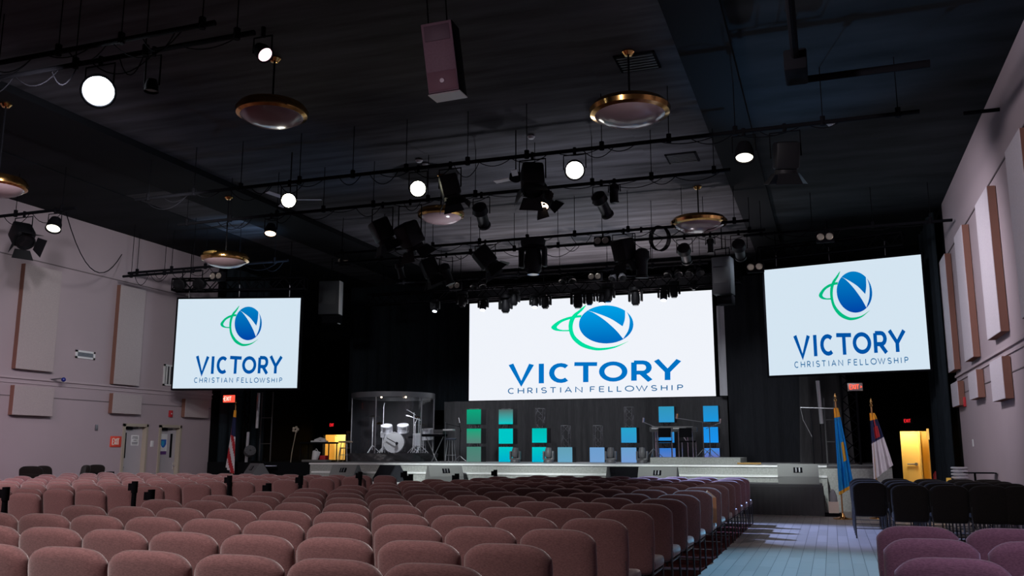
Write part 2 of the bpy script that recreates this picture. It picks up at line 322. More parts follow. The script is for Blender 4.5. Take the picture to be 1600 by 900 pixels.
# ------------------------------------------------------------------ screens
C0, C1 = at_Y(733.8, 474, 29), at_Y(1117.3, 619, 29)
CX0, CX1, CZ1, CZ0 = -11.78, -3.36, 6.56, 3.155
def uv(px, py): p = at_Y(780+px/4.706, 450+py/4.706, 29); return ((p.x-CX0)/(CX1-CX0), (p.z-CZ0)/(CZ1-CZ0))
BIG = [('V', 70, 255), ('I', 292, 328), ('C', 367, 527), ('T', 553, 720), ('O', 735, 942), ('R', 972, 1130), ('Y', 1138, 1338)]
SM = [('C', 65, 112), ('H', 137, 183), ('R', 208, 247), ('I', 271, 281), ('S', 307, 352), ('T', 372, 420), ('I', 447, 457), ('A', 482, 535), ('N', 560, 612), ('F', 668, 706), ('E', 735, 775), ('L', 803, 838), ('L', 866, 902), ('O', 925, 992), ('W', 1005, 1092), ('S', 1115, 1163), ('H', 1190, 1237), ('I', 1266, 1276), ('P', 1310, 1352)]
def zt(px, a, b): return a+(b-a)*px/1340.
def smooth_poly(p, n=4):                             # closed Catmull-Rom
    out = []; N = len(p)
    for i in range(N):
        p0, p1, p2, p3 = [Vector(p[(i+k) % N]) for k in (-1, 0, 1, 2)]
        if (p1-p0).length+(p2-p1).length < 1: out.append(tuple(p1)); continue
        for k in range(n):
            t = k/n; out.append(tuple(.5*((2*p1)+(-p0+p2)*t+(2*p0-5*p1+4*p2-p3)*t*t+(-p0+3*p1-3*p2+p3)*t**3)))
    return out
def band(outer, inner):                              # two open polylines of equal count
    return [[outer[i], outer[i+1], inner[i+1], inner[i]] for i in range(len(outer)-1)]
def cr(p, n=4):                                      # open Catmull-Rom
    out = []; P = [Vector(q) for q in p]; P = [2*P[0]-P[1]]+P+[2*P[-1]-P[-2]]
    for i in range(1, len(P)-2):
        for k in range(n):
            t = k/n; a, b, c, d = P[i-1], P[i], P[i+1], P[i+2]; out.append(tuple(.5*((2*b)+(c-a)*t+(2*a-5*b+4*c-d)*t*t+(-a+3*b-3*c+d)*t**3)))
    out.append(tuple(P[-2])); return out
ring_o = cr([(632, 128), (585, 165), (545, 195), (517, 240), (511, 300), (535, 370), (595, 425), (670, 452), (745, 459), (850, 440), (950, 393)])
ring_i = cr([(640, 128), (612, 165), (575, 200), (548, 245), (541, 300), (560, 355), (615, 402), (680, 430), (745, 441), (850, 429), (950, 392)])
loop_o = cr([(606, 198), (560, 204), (500, 216), (440, 240), (392, 275), (384, 295), (410, 312), (460, 318), (520, 318)])
loop_i = cr([(602, 216), (560, 220), (510, 232), (460, 252), (428, 280), (425, 293), (440, 303), (470, 309), (520, 308)])
swoosh = cr([(652, 166), (720, 186), (820, 226), (908, 282)], 5)+cr([(908, 282), (922, 240), (926, 205), (926, 160)], 4)[1:]+cr([(926, 160), (948, 195), (960, 240), (950, 310), (912, 374)], 5)[1:]+cr([(912, 374), (860, 312), (780, 240), (700, 186), (652, 166)], 5)[1:-1]
def screen(label, W_, H_, origin, rz, mw, mt, mf, mg, mgl, frame=True):
    t = thing('projection_screen' if not frame else 'video_wall', label, 'screen', origin, rz)
    def P(px, py): u, v = uv(px, py); return (u*W_, v*H_)
    MB().box((0, 0, 0), (W_, .06, H_)).build('screen_surface', mw, t, 0)
    MB().box((-.05, .06, -.05), (W_+.05, .14, H_+.05)).box((-.05, -.005, -.05), (0, .06, H_+.05)).box((W_, -.005, -.05), (W_+.05, .06, H_+.05)).box((0, -.005, -.05), (W_, .06, 0)).box((0, -.005, H_), (W_, .06, H_+.05)).build('screen_frame', blackm, t, 0)
    mb = MB()
    for c, a, b in BIG:
        za, zb = zt((a+b)/2, 566, 527), zt((a+b)/2, 709, 674)
        hw = 19 if c != 'I' else 0
        if c in 'TVY': hw = 17
        aa, bb = (a+hw, b-hw) if c != 'I' else (a, b)
        if c in 'VY': za2, zb2 = za, zb
        if c in 'VIYR': vt, vb = 0, 0
        for st in GL[c]:
            pts = []
            for x, z in st:
                inset = {'C': 13, 'O': 13, 'R': 12, 'T': 12}.get(c, 0)
                top = za+inset*(1 if z > .5 else 1); bot = zb-(inset if c in 'CO' else 0)
                py = bot+(top-bot)*z
                pts.append(P(aa+(bb-aa)*x, py))
            if c == 'T' and st[0][1] == 0: pts = [pts[0], P((a+b)/2, za+4)]
            if c == 'T' and st[0][1] == 1: pts = [P(a, za+12), P(b, za+12)]
            stroke(mb, pts, W_*39/1804., H_*27/724., .006)
    mb.build('lettering', mt, t, 0)
    mb = MB()
    for c, a, b in SM:
        za, zb = zt((a+b)/2, 738, 711), zt((a+b)/2, 780, 752)
        for st in GL[c]: stroke(mb, [P(a+3+(b-a-6)*x, zb-2+(za-zb+4)*z) for x, z in st], W_*7.5/1804., H_*6/724., .006)
    mb.build('small_lettering', mf, t, 0)
    mb = MB()
    for q in band(ring_o, ring_i)+band(loop_o, loop_i):
        p = [P(*c) for c in q]; mb.add([(x, -.004, z) for x, z in p], [(0, 1, 2, 3)])
    mb.build('green_orbit', mg, t, 0)
    el = [(787+200*math.cos(2*PI*k/48), 268-140*math.sin(2*PI*k/48)) for k in range(48)]
    pp = [P(*q) for q in el]; MB().add([(x, -.006, z) for x, z in pp], [tuple(range(48))]).build('globe', mgl, t, 0)
    pp = [P(*q) for q in swoosh]; MB().add([(x, -.010, z) for x, z in pp], [tuple(range(len(pp)))]).build('white_swoosh', mw, t, 0)
    return t
screen('wide centre video wall with blue and green globe logo above the stage', CX1-CX0, CZ1-CZ0, (CX0, 29, CZ0), 0, white_e, txt_c, txt_f, grn_c, globe_c)
def plane_hit(px, py, P0, a):
    n = Vector((-math.sin(a), math.cos(a), 0)); r = ray(px, py); return CAM+r*((Vector(P0)-CAM).dot(n)/r.dot(n))
aR = R(-11.3); PR = at_Y(1445, 490, 24.9)
tl, br = plane_hit(1193, 423, PR, aR), plane_hit(1453.6, 577.4, PR, aR); bl = plane_hit(1202.2, 587, PR, aR); tr = plane_hit(1437.6, 397.6, PR, aR)
RW = ((br-bl).xy.length+(tr-tl).xy.length)/2; RH = ((tl.z-bl.z)+(tr.z-br.z))/2
screen('white logo screen hanging beside the right wall', RW, RH, bl, aR, side_e, txt_s, txt_f, grn_s, globe_s, False)
RS = (bl.copy(), RW, RH, tl.copy())
aL = R(16.1); PL = at_X(275, 540, -18.3)
tl, br = plane_hit(278.3, 467.3, PL, aL), plane_hit(463.8, 606.2, PL, aL); bl = plane_hit(269.6, 607, PL, aL); tr = plane_hit(469.6, 465.7, PL, aL)
LW = ((br-bl).xy.length+(tr-tl).xy.length)/2; LH = ((tl.z-bl.z)+(tr.z-br.z))/2
screen('white logo screen hanging beside the left wall', LW, LH, bl, aL, side_e, txt_s, txt_f, grn_s, globe_s, False)
LS = (bl.copy(), LW, LH, tl.copy())

# ------------------------------------------------------------------ stage
SY, SZ = 24.0, 1.1
sx0 = at_z(448, 724, SZ).x*.955; sx0 = -14.9
MB().box((sx0, SY, 0), (1.35, YF, SZ-.03)).build('stage_body', stagec, smooth=0, kind='structure')
MB().box((sx0-.02, SY-.03, SZ-.045), (-.15, SY+.12, SZ)).build('stage_nosing', stagew, smooth=0, kind='structure')
MB().box((sx0, SY+.12, SZ-.03), (1.35, YF, SZ)).build('stage_floor', stagetop, smooth=0, kind='structure')
MB().box((-.15, SY-.03, SZ-.045), (1.35, SY+.12, SZ)).build('stage_edge_dark', darkg, smooth=0, kind='structure')
for k, (dy, z) in enumerate(((.35, .86), (1.25, .60), (1.65, .30))):
    x1 = -.15 if k == 0 else -2.15
    MB().box((sx0+.3, SY-dy, 0), (x1, SY-(.0, .35, 1.25)[k], z-.02)).build('stage_step_riser', stagec, smooth=0, kind='structure')
    MB().box((sx0+.28, SY-dy-.025, z-.045), (x1, SY-(.0, .35, 1.25)[k], z)).build('stage_step_nosing', stagew, smooth=0, kind='structure')
MB().box((sx0-4.0, SY+.35, 0), (sx0, YF, SZ)).build('stage_wing_left', blackp, smooth=0, kind='structure')

def curtain(name, label, x0, x1, y, z0, z1, m, amp=.05, per=.32, seed=0, lean=0, flare=0, group=None, along='x'):
    rr = random.Random(seed); n = max(12, int(abs(x1-x0)/.05)); rows = 7; mb = MB(); vs = []
    ph = [rr.uniform(0, 6) for _ in range(4)]
    for j in range(rows):
        t = j/(rows-1)
        for i in range(n+1):
            x = x0+(x1-x0)*i/n; s = x*2*PI/per
            d = amp*(2.2*abs(math.sin(.5*s+ph[0]+.9*math.sin(s*.23+ph[1])+.25*t))-1+.5*math.sin(s*.31+ph[2]+t))*(1.0-.35*t)
            vs.append((x+lean*(1-t)+flare*(1-t)*((i/n)-.5), y+d, z0+(z1-z0)*t))
    N = len(vs); vs2 = vs+[(a, b+.015, c) for a, b, c in vs]; fs = []
    for j in range(rows-1):
        for i in range(n):
            a = j*(n+1)+i; fs.append((a, a+1, a+n+2, a+n+1)); fs.append((a+N, a+N+n+1, a+N+n+2, a+N+1))
    if along == 'y': vs2 = [(b, a, c) for a, b, c in vs2]
    mb.add(vs2, fs); o = mb.build(name, m, smooth=80); return tag(o, label, 'curtain', group)
curtain('stage_curtain', 'charcoal gathered curtain hanging behind the light boxes under the video wall', -12.6, -3.0, 28.75, SZ, 3.12, drapeg, .10, .62, 1)
curtain('stage_curtain', 'dark curtain at the stage back, right of the stacked light boxes', -3.0, -.75, 29.2, SZ, 7.0, drape, .04, .5, 2)
curtain('stage_curtain', 'lighter grey curtain gathered beside the ladder frame on the right', -.75, .45, 28.0, SZ, 4.6, drapeg, .05, .3, 3, flare=.3)
curtain('stage_curtain', 'tall black curtain left of the centre video wall', -17.2, -12.3, 30.2, 2.9, ZC+.04, drapeb, .05, .6, 4)
curtain('stage_curtain', 'tall blue black side curtain at the end of the right wall', 24.6, 27.6, 2.72, 0, 7.5, drapeb, .07, .5, 5, along='y')
curtain('stage_curtain', 'tall black side curtain at the end of the left wall', 24.6, 26.9, -18.7, 0, 7.5, drapeb, .06, .5, 6, along='y')
p = at_Y(1119, 478, 28.6); q = at_Y(1137, 618, 28.6)
curtain('stage_curtain', 'narrow pale grey curtain strip right of the video wall', p.x, q.x, 28.6, q.z, p.z, mat('pale_drape', (.62, .62, .66), .9), .02, .25, 8)
# skirted platform, right of the seating
t = thing('skirted_platform', 'low portable platform with black pleated skirt at the right aisle end', 'platform', (-1.25, 22.7, 0))
MB().box((-.82, -.55, .60), (.98, .6, .70)).build('platform_deck', darkg, t, 0)
mb = MB(); n = 90; vs = []
for j, z in enumerate((.01, .3, .60)):
    for i in range(n+1):
        s = i/n*2.95
        if s < 1.8: bx, by = -.82+s, -.57
        else: bx, by = .98, -.57+(s-1.8)
        o_ = .034*math.sin(s*2*PI/.085+.9*math.sin(s*5))*(1.3-z)
        vs.append((bx+(o_ if s >= 1.8 else 0), by-(abs(o_) if s < 1.8 else 0), z+.04*(z > .5)))
mb.add(vs, [(j*(n+1)+i, j*(n+1)+i+1, (j+1)*(n+1)+i+1, (j+1)*(n+1)+i) for j in range(2) for i in range(n)]); mb.build('pleated_skirt', mat('skirt_cloth', (.05, .05, .054), .8), t, 80)

# ------------------------------------------------------------------ acoustic panels, ledges, vents
def wall_panel(side, pts, label, group, T=.14):     # pts: (x_near_top, y), (x_far, y), y_bottom at far
    X = (XL+T) if side < 0 else (XR-T)
    (ax, ay), (bx, by), (cx_, cy_) = pts
    A, B, C_ = at_X(ax, ay, X), at_X(bx, by, X), at_X(cx_, cy_, X)
    y0, y1 = sorted((A.y, B.y)); z1 = (A.z+B.z)/2; z0 = C_.z
    t = thing('acoustic_panel', label, 'wall panel', ((XL+.012 if side < 0 else XR-.012), y0, z0), 0, group)
    sg = 1 if side < 0 else -1
    a, b = sorted((0, sg*(T-.012))); MB().box((a, 0, 0), (b, y1-y0, z1-z0)).build('panel_core', panelb, t, 0)
    a, b = sorted((sg*(T-.012), sg*T)); MB().rbox((a, .0, .0), (b, y1-y0, z1-z0), .005).build('panel_face', panelf if side < 0 else mat('panel_fabric_lit', (.60, .55, .60), .95, noise=.05, scale=30, spec=.1), t, 0)  # right faces use a paler copy with stronger light painted in
gl = 'acoustic panels on the left wall'; gr = 'acoustic panels on the right wall'
wall_panel(-1, ((40, 412), (97, 424), (38, 577)), 'tall beige acoustic panel on the left wall, the wider one nearer the camera', gl)
wall_panel(-1, ((189, 445), (228, 454), (180, 600)), 'tall beige acoustic panel on the left wall beside the left screen', gl)
wall_panel(-1, ((23, 601), (85, 607), (20, 648)), 'square beige acoustic panel low on left wall below the wide tall panel', gl)
wall_panel(-1, ((177, 614), (222, 618), (174, 645.5)), 'square beige acoustic panel low on left wall above the first door', gl)
wall_panel(-1, ((290, 623), (327, 626), (288, 651.5)), 'small beige acoustic panel low on left wall just below the left screen', gl)
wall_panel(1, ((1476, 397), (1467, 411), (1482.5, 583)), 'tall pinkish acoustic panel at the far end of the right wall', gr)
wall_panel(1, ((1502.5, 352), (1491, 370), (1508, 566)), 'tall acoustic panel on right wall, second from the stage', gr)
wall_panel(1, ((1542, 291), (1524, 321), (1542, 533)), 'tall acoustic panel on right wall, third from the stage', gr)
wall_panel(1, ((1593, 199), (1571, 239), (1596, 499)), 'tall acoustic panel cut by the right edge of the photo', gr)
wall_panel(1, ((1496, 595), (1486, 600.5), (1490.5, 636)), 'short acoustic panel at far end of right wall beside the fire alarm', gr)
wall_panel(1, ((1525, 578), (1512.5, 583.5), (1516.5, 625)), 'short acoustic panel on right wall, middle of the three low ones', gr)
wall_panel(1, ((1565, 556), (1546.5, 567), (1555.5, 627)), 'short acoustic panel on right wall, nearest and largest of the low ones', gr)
ti = 2
for X, s in ((XL, 1), (XR, -1)):
    zz = (at_X(193, 604.5, XL).z)
    for z, h, d in ((zz, .05, .04), (zz-.12, .03, .025), (zz-.45, .02, .012), (at_X(105, 419, XL).z, .025, .02)):
        a, b = sorted((X, X+s*d)); MB().box((a, YB, z-h/2), (b, YE, z+h/2)).build(f'trim_{ti}', trimm if h > .025 else groove, smooth=0, kind='structure'); ti += 1
    MB().box((min(X, X+s*.02), YB, 0), (max(X, X+s*.02), YE, .1)).build('baseboard_left' if s > 0 else 'baseboard_right', groove, smooth=0, kind='structure')
def vent(p0, p1, X, label, vert=False, name='air_vent'):
    A, B = at_X(*p0, X), at_X(*p1, X); t = thing(name, label, 'vent', (X, A.y, B.z)); L = B.y-A.y; H = A.z-B.z; s = 1 if X < 0 else -1
    MB().box((0, 0, 0), (s*.03, .06, H)).box((0, L-.06, 0), (s*.03, L, H)).box((0, 0, 0), (s*.03, L, .05)).box((0, 0, H-.05), (s*.03, L, H)).build('vent_frame', whitep, t, 0)
    MB().box((0, .05, .04), (s*.008, L-.05, H-.04)).build('vent_back', darkg, t, 0)
    mb = MB(); n = 3 if vert else 9
    for k in range(1, n+1):
        if vert: mb.box((0, L*k/(n+1)-.02, .04), (s*.025, L*k/(n+1)+.02, H-.04))
        else: mb.box((0, .05, H*k/(n+1)-.006), (s*.02, L-.05, H*k/(n+1)+.006))
    mb.build('vent_slats', whitep if vert else greym, t, 0)
vent((118, 546.5), (147, 562.5), XL, 'white framed air vent between the two tall left wall panels')
vent((256, 569), (273, 604), XL, 'white slatted return vent partly behind the left screen', True)

def small_box(name, label, cat, X, px, py, w_, h, d, m, lm=None, group=None):
    p = at_X(px, py, X); s = 1 if X < 0 else -1
    o = MB().rbox((min(0, s*d), -w_/2, -h/2), (max(0, s*d), w_/2, h/2), .008).build(name, m, loc=p); tag(o, label, cat, group); return o
o = small_box('fire_alarm', 'red fire alarm strobe on left wall left of the small panel', 'fire alarm', XL, 265.5, 646.5, .13, .2, .06, redp)
MB().sphere((.06, 0, 0), .02).build('strobe_lens', whitep, o)
o = small_box('fire_alarm', 'red fire alarm strobe on right wall below the short panels', 'fire alarm', XR, 1509, 628, .13, .22, .06, redp)
MB().sphere((-.06, 0, 0), .02).build('strobe_lens', whitep, o)
small_box('thermostat', 'small grey wall switch left of the left doors', 'switch', XL, 150, 668, .09, .16, .03, greym)
small_box('thermostat', 'pale square wall plate between the two left doors', 'switch', XL, 237, 693.5, .13, .18, .02, whitep)
small_box('wall_socket', 'pale wall plate on the right wall near the drapes', 'switch', XR, 1521, 692, .11, .16, .02, whitep)
o = small_box('notice_sheet', 'white paper notice on the left door', 'notice', XL-.118, 210.5, 688, .30, .30, .004, whitep)
mb = MB()
for k, (w_, z) in enumerate(((.2, .10), (.24, .06), (.12, .0), (.24, -.06), (.22, -.10))): mb.box((.004, -w_/2, z-.008), (.006, w_/2, z+.008))
mb.build('printed_lines', darkg, o, 0)
o = small_box('poster', 'white poster with blue and purple shield on the right hand door of the left wall', 'poster', XL-.118, 255, 694, .30, .62, .004, whitep)
pb = mat('poster_blue', (.02, .12, .5), .5); pp_ = mat('poster_purple', (.09, .02, .16), .5); pt = mat('poster_cyan', (.03, .35, .6), .5)
mb = MB(); sh = [(-.12, .14), (.12, .14), (.12, .0), (.06, -.08), (0, -.11), (-.06, -.08), (-.12, .0)]
mb.add([(.005, y, z) for y, z in sh], [tuple(range(7))], 0); mb.add([(.006, y*.55-.03, z*.6+.01) for y, z in sh], [tuple(range(7))], 1)
mb.box((.0045, -.15, -.31), (.006, .15, -.21), 2); mb.build('poster_print', [pb, pt, pp_], o, 0)
# projecting arm with small blue ended camera on the left ledge
p = at_X(78, 593, XL); t = thing('wall_camera', 'small arm with blue lens on the left wall ledge', 'camera', p)
MB().tube([(0, 0, 0), (.25, .12, .03)], .02).build('arm', greym, t); MB().sphere((.3, .15, 0), .06).build('lens', mat('blue_lens', (.01, .02, .2), .2), t)
# exit signs
def exit_sign(name, label, p, rz, w_, h, lit, arrow='', plate=None):
    t = thing(name, label, 'exit sign', p, rz)
    MB().rbox((-w_/2, 0, -h/2), (w_/2, .06, h/2), .01).build('sign_body', plate, t)
    mb = MB(); text(mb, 'EXIT', -w_*.36, -h*.28, w_*.62, h*.56, .22, w_*.055, w_*.055, .012); 
    if arrow: text(mb, arrow, w_*.36 if arrow == '>' else -w_*.46, -h*.2, w_*.08, h*.4, .2, w_*.04, w_*.04, .012)
    mb.build('exit_lettering', lit, t, 0)
    return t
redplate = mat('exit_plate_red', (.75, .07, .04), .5); silver = mat('exit_plate_silver', (.45, .40, .40), .4, .3)
bplate = mat('exit_plate_black', (.01, .01, .01), .5)
e_ = exit_sign('exit_sign', 'glowing red EXIT sign under the left logo screen', at_Y(357, 623, 24.35), 0, .42, .23, exit_w, '<', mat('exit_plate_glow', (.8, .1, .08), .5, emit=(1, .09, .05), es=1.1))
MB().tube([(0, .03, .1), (0, .03, .75)], .012).tube([(0, .03, .1), (-.12, .5, .1), (-.12, .9, .1)], .012).build('conduit', blackm, e_)
exit_sign('exit_sign', 'silver edged red EXIT sign on the right truss tower', at_Y(1336, 604.5, 25.72), 0, .38, .21, red_e, '>', silver)
exit_sign('exit_sign', 'red EXIT sign above the yellow doorway on the right', at_Y(1418.5, 657.5, YF-.08), 0, .29, .17, red_d, '', bplate)
exit_sign('exit_sign', 'small red EXIT sign above the yellow doorway left of the drums', at_Y(519, 664, YF-.08), 0, .27, .19, red_d, '', bplate)
p = at_X(181.5, 690, XL+.03)
exit_sign('exit_sign', 'flat red EXIT plate beside the left wall doors', p, PI/2, .40, .30, mat('plate_lettering', (.9, .8, .7), .6), '', redplate)

# ------------------------------------------------------------------ seating
def make_chair():
    t = thing('auditorium_chair', 'x', 'chair')
    # backrest: soft padded slab, front and back skins meeting at the rim
    W2, top, bot, T = .279, .948, .36, .058; NU, NV = 22, 14; mb = MB()
    us = [math.sin(PI/2*(-1+2*i/NU)) for i in range(NU+1)]; ws = [.5+.5*math.sin(PI/2*(-1+2*j/NV)) for j in range(NV+1)]
    def bp(u, v, sg):
        tp = top-.105*abs(u)**6-.010*u*u; z = bot+.03*abs(u)**8+(tp-bot)*v
        hw = W2*(.90+.10*min(1, (z-bot)/.30)**.7)*(1-.04*max(0, (z-.80)/.15)**3)
        t_ = T*max(0, 1-abs(u)**9)**.5*max(0, 1-abs(2*v-1)**14)**.5
        x = u*hw; return (x, sg*t_-.30-(z-.45)*.13+.2*x*x, z)
    for sg in (-1, 1): mb.add([bp(u, v, sg) for v in ws for u in us], [(b*(NU+1)+a, b*(NU+1)+a+1, (b+1)*(NU+1)+a+1, (b+1)*(NU+1)+a) for b in range(NV) for a in range(NU)])
    mb.build('backrest', fabric, t, 80)
    bm = bmesh.new(); bmesh.ops.create_cube(bm, size=1)
    for v in bm.verts: v.co = Vector((v.co.x*.52, v.co.y*.50, v.co.z*.10+.44))
    bmesh.ops.bevel(bm, geom=bm.edges[:], offset=.042, segments=3, affect='EDGES', profile=.6); bm.verts.index_update()
    for v in bm.verts: v.co.z += .015*(1-(v.co.x/.26)**2)*(v.co.z > .44)
    MB().add([v.co[:] for v in bm.verts], [[v.index for v in f.verts] for f in bm.faces]).build('seat', fabric, t, 60); bm.free()
    for s in (-1, 1):
        MB().tube([(s*.245, .20, .40), (s*.25, .22, .2), (s*.25, .23, .0)], .012, 8).build('leg', legm, t)
        MB().tube([(s*.25, -.34, .62), (s*.25, -.30, .42), (s*.25, -.27, .25), (s*.25, -.36, .0)], .012, 8).build('leg', legm, t)
    MB().tube([(-.245, .20, .375), (-.25, -.27, .37), (.25, -.27, .37), (.245, .20, .375), (-.245, .20, .375)], .011, 6).tube([(-.25, -.29, .16), (.25, -.29, .16)], .008, 6).build('seat_frame', legm, t)
    return t
proto = make_chair(); used = []
def chair(x, y, rz, label, group):
    if not used: proto.location = (x, y, 0); proto.rotation_euler = (0, 0, rz); proto['label'] = label; proto['group'] = group; used.append(1); return proto
    return dup(proto, (x, y, 0), rz, label, group)
ordn = ['first', 'second', 'third', 'fourth', 'fifth', 'sixth', 'seventh', 'eighth', 'ninth', 'tenth', 'eleventh', 'twelfth', 'thirteenth', 'fourteenth', 'fifteenth', 'sixteenth']
ROWY = [4.2, 5.2, 6.25, 7.3, 8.42, 9.44, 10.45, 11.5, 12.7, 13.8, 14.85, 15.8, 16.8, 17.8, 18.75]
for r_, ry in enumerate(ROWY):
    for c in range(10):
        x = -1.86-.586*c
        if r_ == 0 and c == 0: x = -1.99+.1
        if at_z(0, 800, .93).x and (Vector((x, ry, .9))-CAM).dot(RT)/(Vector((x, ry, .9))-CAM).dot(FW)*F+800 < -90: continue
        if r_ > 10 and c > 9-(r_-10)//2: continue
        chair(x, ry+.36, R(rnd.uniform(-.8, .8)), f'mauve chair in central block, {ordn[r_]} row from camera, {ordn[c]} seat from the right aisle', 'chairs in the central block')
LROW = [(-9.86, 9.12), (-9.78, 10.15), (-9.88, 11.42), (-9.80, 12.42), (-9.72, 13.5), (-9.55, 14.6), (-9.45, 15.7), (-9.35, 16.8), (-9.1, 17.7)]
for r_, (x0, ry) in enumerate(LROW):
    for c in range(15):
        x = x0-.60*c; v = Vector((x, ry, .9))-CAM
        if v.dot(RT)/v.dot(FW)*F+800 < -50 or x < -17.2 or (r_ == 5 and c > 11): continue
        chair(x, ry+.34+.02*c, R(-3), f'mauve chair in left block, {ordn[r_]} row from camera, {ordn[c]} seat from the middle aisle', 'chairs in the left block')
for r_, ry in enumerate((5.3, 6.38, 7.36)):
    for c in range(4):
        if (r_, c) in ((0, 3),): continue
        chair(.55+.60*c, ry+.36, 0, f'purple lit mauve chair near bottom right, {ordn[r_]} row, {ordn[c]} seat from the right aisle', 'chairs in the near right block')
darkf = mat('shaded_chair_fabric', (.013, .011, .010), .95, noise=.2, scale=60, spec=.08, sheen=.12)  # chair fabric with the poor lighting put into its colour
proto2 = None
for r_, ry in enumerate((15.8, 16.9, 17.95, 19.0)):
    for c in range(5):
        if r_ == 0 and c == 0: continue
        x = .56+.562*c
        if x > 2.75: x = 2.7
        lab = f'dark chair in far right block, {ordn[r_]} row from camera, {ordn[c]} place from the aisle'
        if proto2 is None:
            proto2 = dup(proto, (x, ry+.36, 0), 0, lab, 'dark chairs in the far right block')
            for ch in proto2.children:
                ch.data = ch.data.copy()
                if ch.name.startswith(('backrest', 'seat')) and not ch.name.startswith('seat_frame'): ch.data.materials[0] = darkf
        else: dup(proto2, (x, ry+.36, 0), 0, lab, 'dark chairs in the far right block')
for px, py, rz, lab in ((60, 731, 20, 'the left one of two tall backs'), (89, 732, -10, 'the right one of two tall backs'), (111, 738, 150, 'right of the tall backs'), (134, 737, 180, 'beside the thin stands')):
    v = at_X(px, py, -18.1); dz = max(.16, v.z-.94)
    dup(proto2, (v.x, v.y, 0), R(rz), f'dark chair under another against the left wall, {lab}', 'dark chairs by the left wall')
    dup(proto2, (v.x, v.y, dz), R(rz), f'dark chair stacked on another against the left wall, {lab}', 'dark chairs by the left wall')

# box standing on an aisle chair
t = thing('paper_bag', 'orange brown paper carton standing on the seat of a right aisle chair', 'box', (-1.74, ROWY[8]+.33, .5), R(10))
kraft = mat('kraft_card', (.75, .33, .15), .8)
MB().box((-.02, -.1, 0), (.17, .12, .34)).build('carton_body', kraft, t, 0)
mb = MB().add([(-.02, -.1, .34), (.17, -.1, .34), (.17, .12, .34), (-.02, .12, .34), (.06, -.12, .43), (.06, .1, .43)], [(0, 1, 4), (3, 5, 2), (1, 2, 5, 4), (0, 4, 5, 3)])
mb.build('carton_top', mat('kraft_light', (.95, .62, .42), .8), t, 0)

# stanchion posts in the left aisle
def post(px, py, label, z=1.05, g='black belt posts along the left aisle'):
    v = at_z(px, py, z); t = thing('belt_post', label, 'post', (v.x, v.y, 0), 0, g)
    MB().tube([(0, 0, .02), (0, 0, z-.16)], .034, 12).build('post_tube', blackm, t)
    MB().lathe([(.16, 0), (.16, .015), (.05, .03), (.034, .05)], 20).build('post_base', blackm, t)
    MB().tube([(0, 0, z-.16), (0, 0, z)], .044, 12).box((-.09, -.03, z-.13), (-.03, .03, z-.03)).build('belt_head', blackm, t)
for px, py, lab, *zz in ((10, 761, 'black belt post at the far left edge of the picture'), (211, 752, 'black belt post in front of the left block third row'), (237, 765, 'black belt post cut off low behind the central block corner', 1.0),
    (359, 743, 'black belt post below the striped flag'), (420, 755, 'short black belt post, middle of the left aisle', 1.0), (470, 743, 'black belt post left of the grey floor monitor'),
    (563, 737, 'black belt post in front of the left grey floor monitor'), (633, 736, 'left post of the close pair before the stage'), (642, 741, 'right post of the close pair before the stage'),
    (714, 740, 'black belt post by the tilted grey monitor'), (774, 734, 'black belt post before the stage under the turquoise boxes')): post(px, py, lab, *zz)
# thin microphone stands at the left wall
for px, py, lab in ((149, 736, 'thin black stand beside the rounded black chair'), (172.5, 738, 'thin black stand left of the first door')):
    v = at_X(px, py, -18.2); t = thing('thin_stand', lab, 'stand', (v.x, v.y, 0))
    MB().tube([(0, 0, .02), (0, 0, v.z-.04)], .02).build('stand_pole', blackm, t); MB().box((-.08, -.06, v.z-.06), (.08, .06, v.z+.02)).build('stand_head', blackm, t); MB().lathe([(.15, 0), (.15, .02), (.02, .03)], 16).build('stand_base', blackm, t)

# ------------------------------------------------------------------ floor monitors
def monitor(px, py, Y, z, label, w_=.95, rz=0, flip=False, m=None):
    p = at_Y(px, py, Y); t = thing('floor_monitor', label, 'speaker', (p.x, Y, z), rz)
    h, d = .46, .55
    prof = [(-d/2, 0), (d/2, 0), (d/2, h*.2), (.03, h), (-d*.16, h), (-d/2, h*.38)]        # y,z: grille slopes to the back (stage)
    mb = MB(); n = len(prof); vs = [(-w_/2, y, zz) for y, zz in prof]+[(w_/2, y, zz) for y, zz in prof]
    mb.add(vs, [tuple(range(n))[::-1], tuple(range(n, 2*n))]+[(i, (i+1) % n, (i+1) % n+n, i+n) for i in range(n)]); mb.build('cabinet', m or mat('grey_cabinet', (.17, .175, .175), .8), t, 0)
    MS = Matrix.Translation((0, -d*.33-.004, h*.69)) @ Matrix.Rotation(-math.atan2(d*.34, h*.62), 4, 'X')
    MB().box((-.10, -.008, -.07), (.10, .004, .07), 0, MS).build('connector_plate', blackm, t, 0)
    MB().box((-.055, -.016, -.06), (-.03, -.006, .06), 0, MS).box((.02, -.016, -.06), (.05, -.006, .06), 0, MS).build('handle_bars', greym, t, 0)
    a = [(d*.49, h*.23), (.05, h*.97)]
    MB().add([(-w_*.46, a[0][0]+.012, a[0][1]), (w_*.46, a[0][0]+.012, a[0][1]), (w_*.46, a[1][0]+.012, a[1][1]+.01), (-w_*.46, a[1][0]+.012, a[1][1]+.01)], [(0, 1, 2, 3)]).build('grille', blackm, t, 0)
darkcab = mat('dark_cabinet', (.02, .022, .03), .6)
monitor(541, 740, 23.1, .60, 'grey floor monitor wedge below the drum riser, seen from behind', .80)
monitor(694, 740, 23.1, .60, 'grey floor monitor turned sideways right of the drums', .95, R(40))
monitor(608, 740, 23.15, .60, 'black open floor monitor facing the drum riser', .85, R(150), m=darkcab)
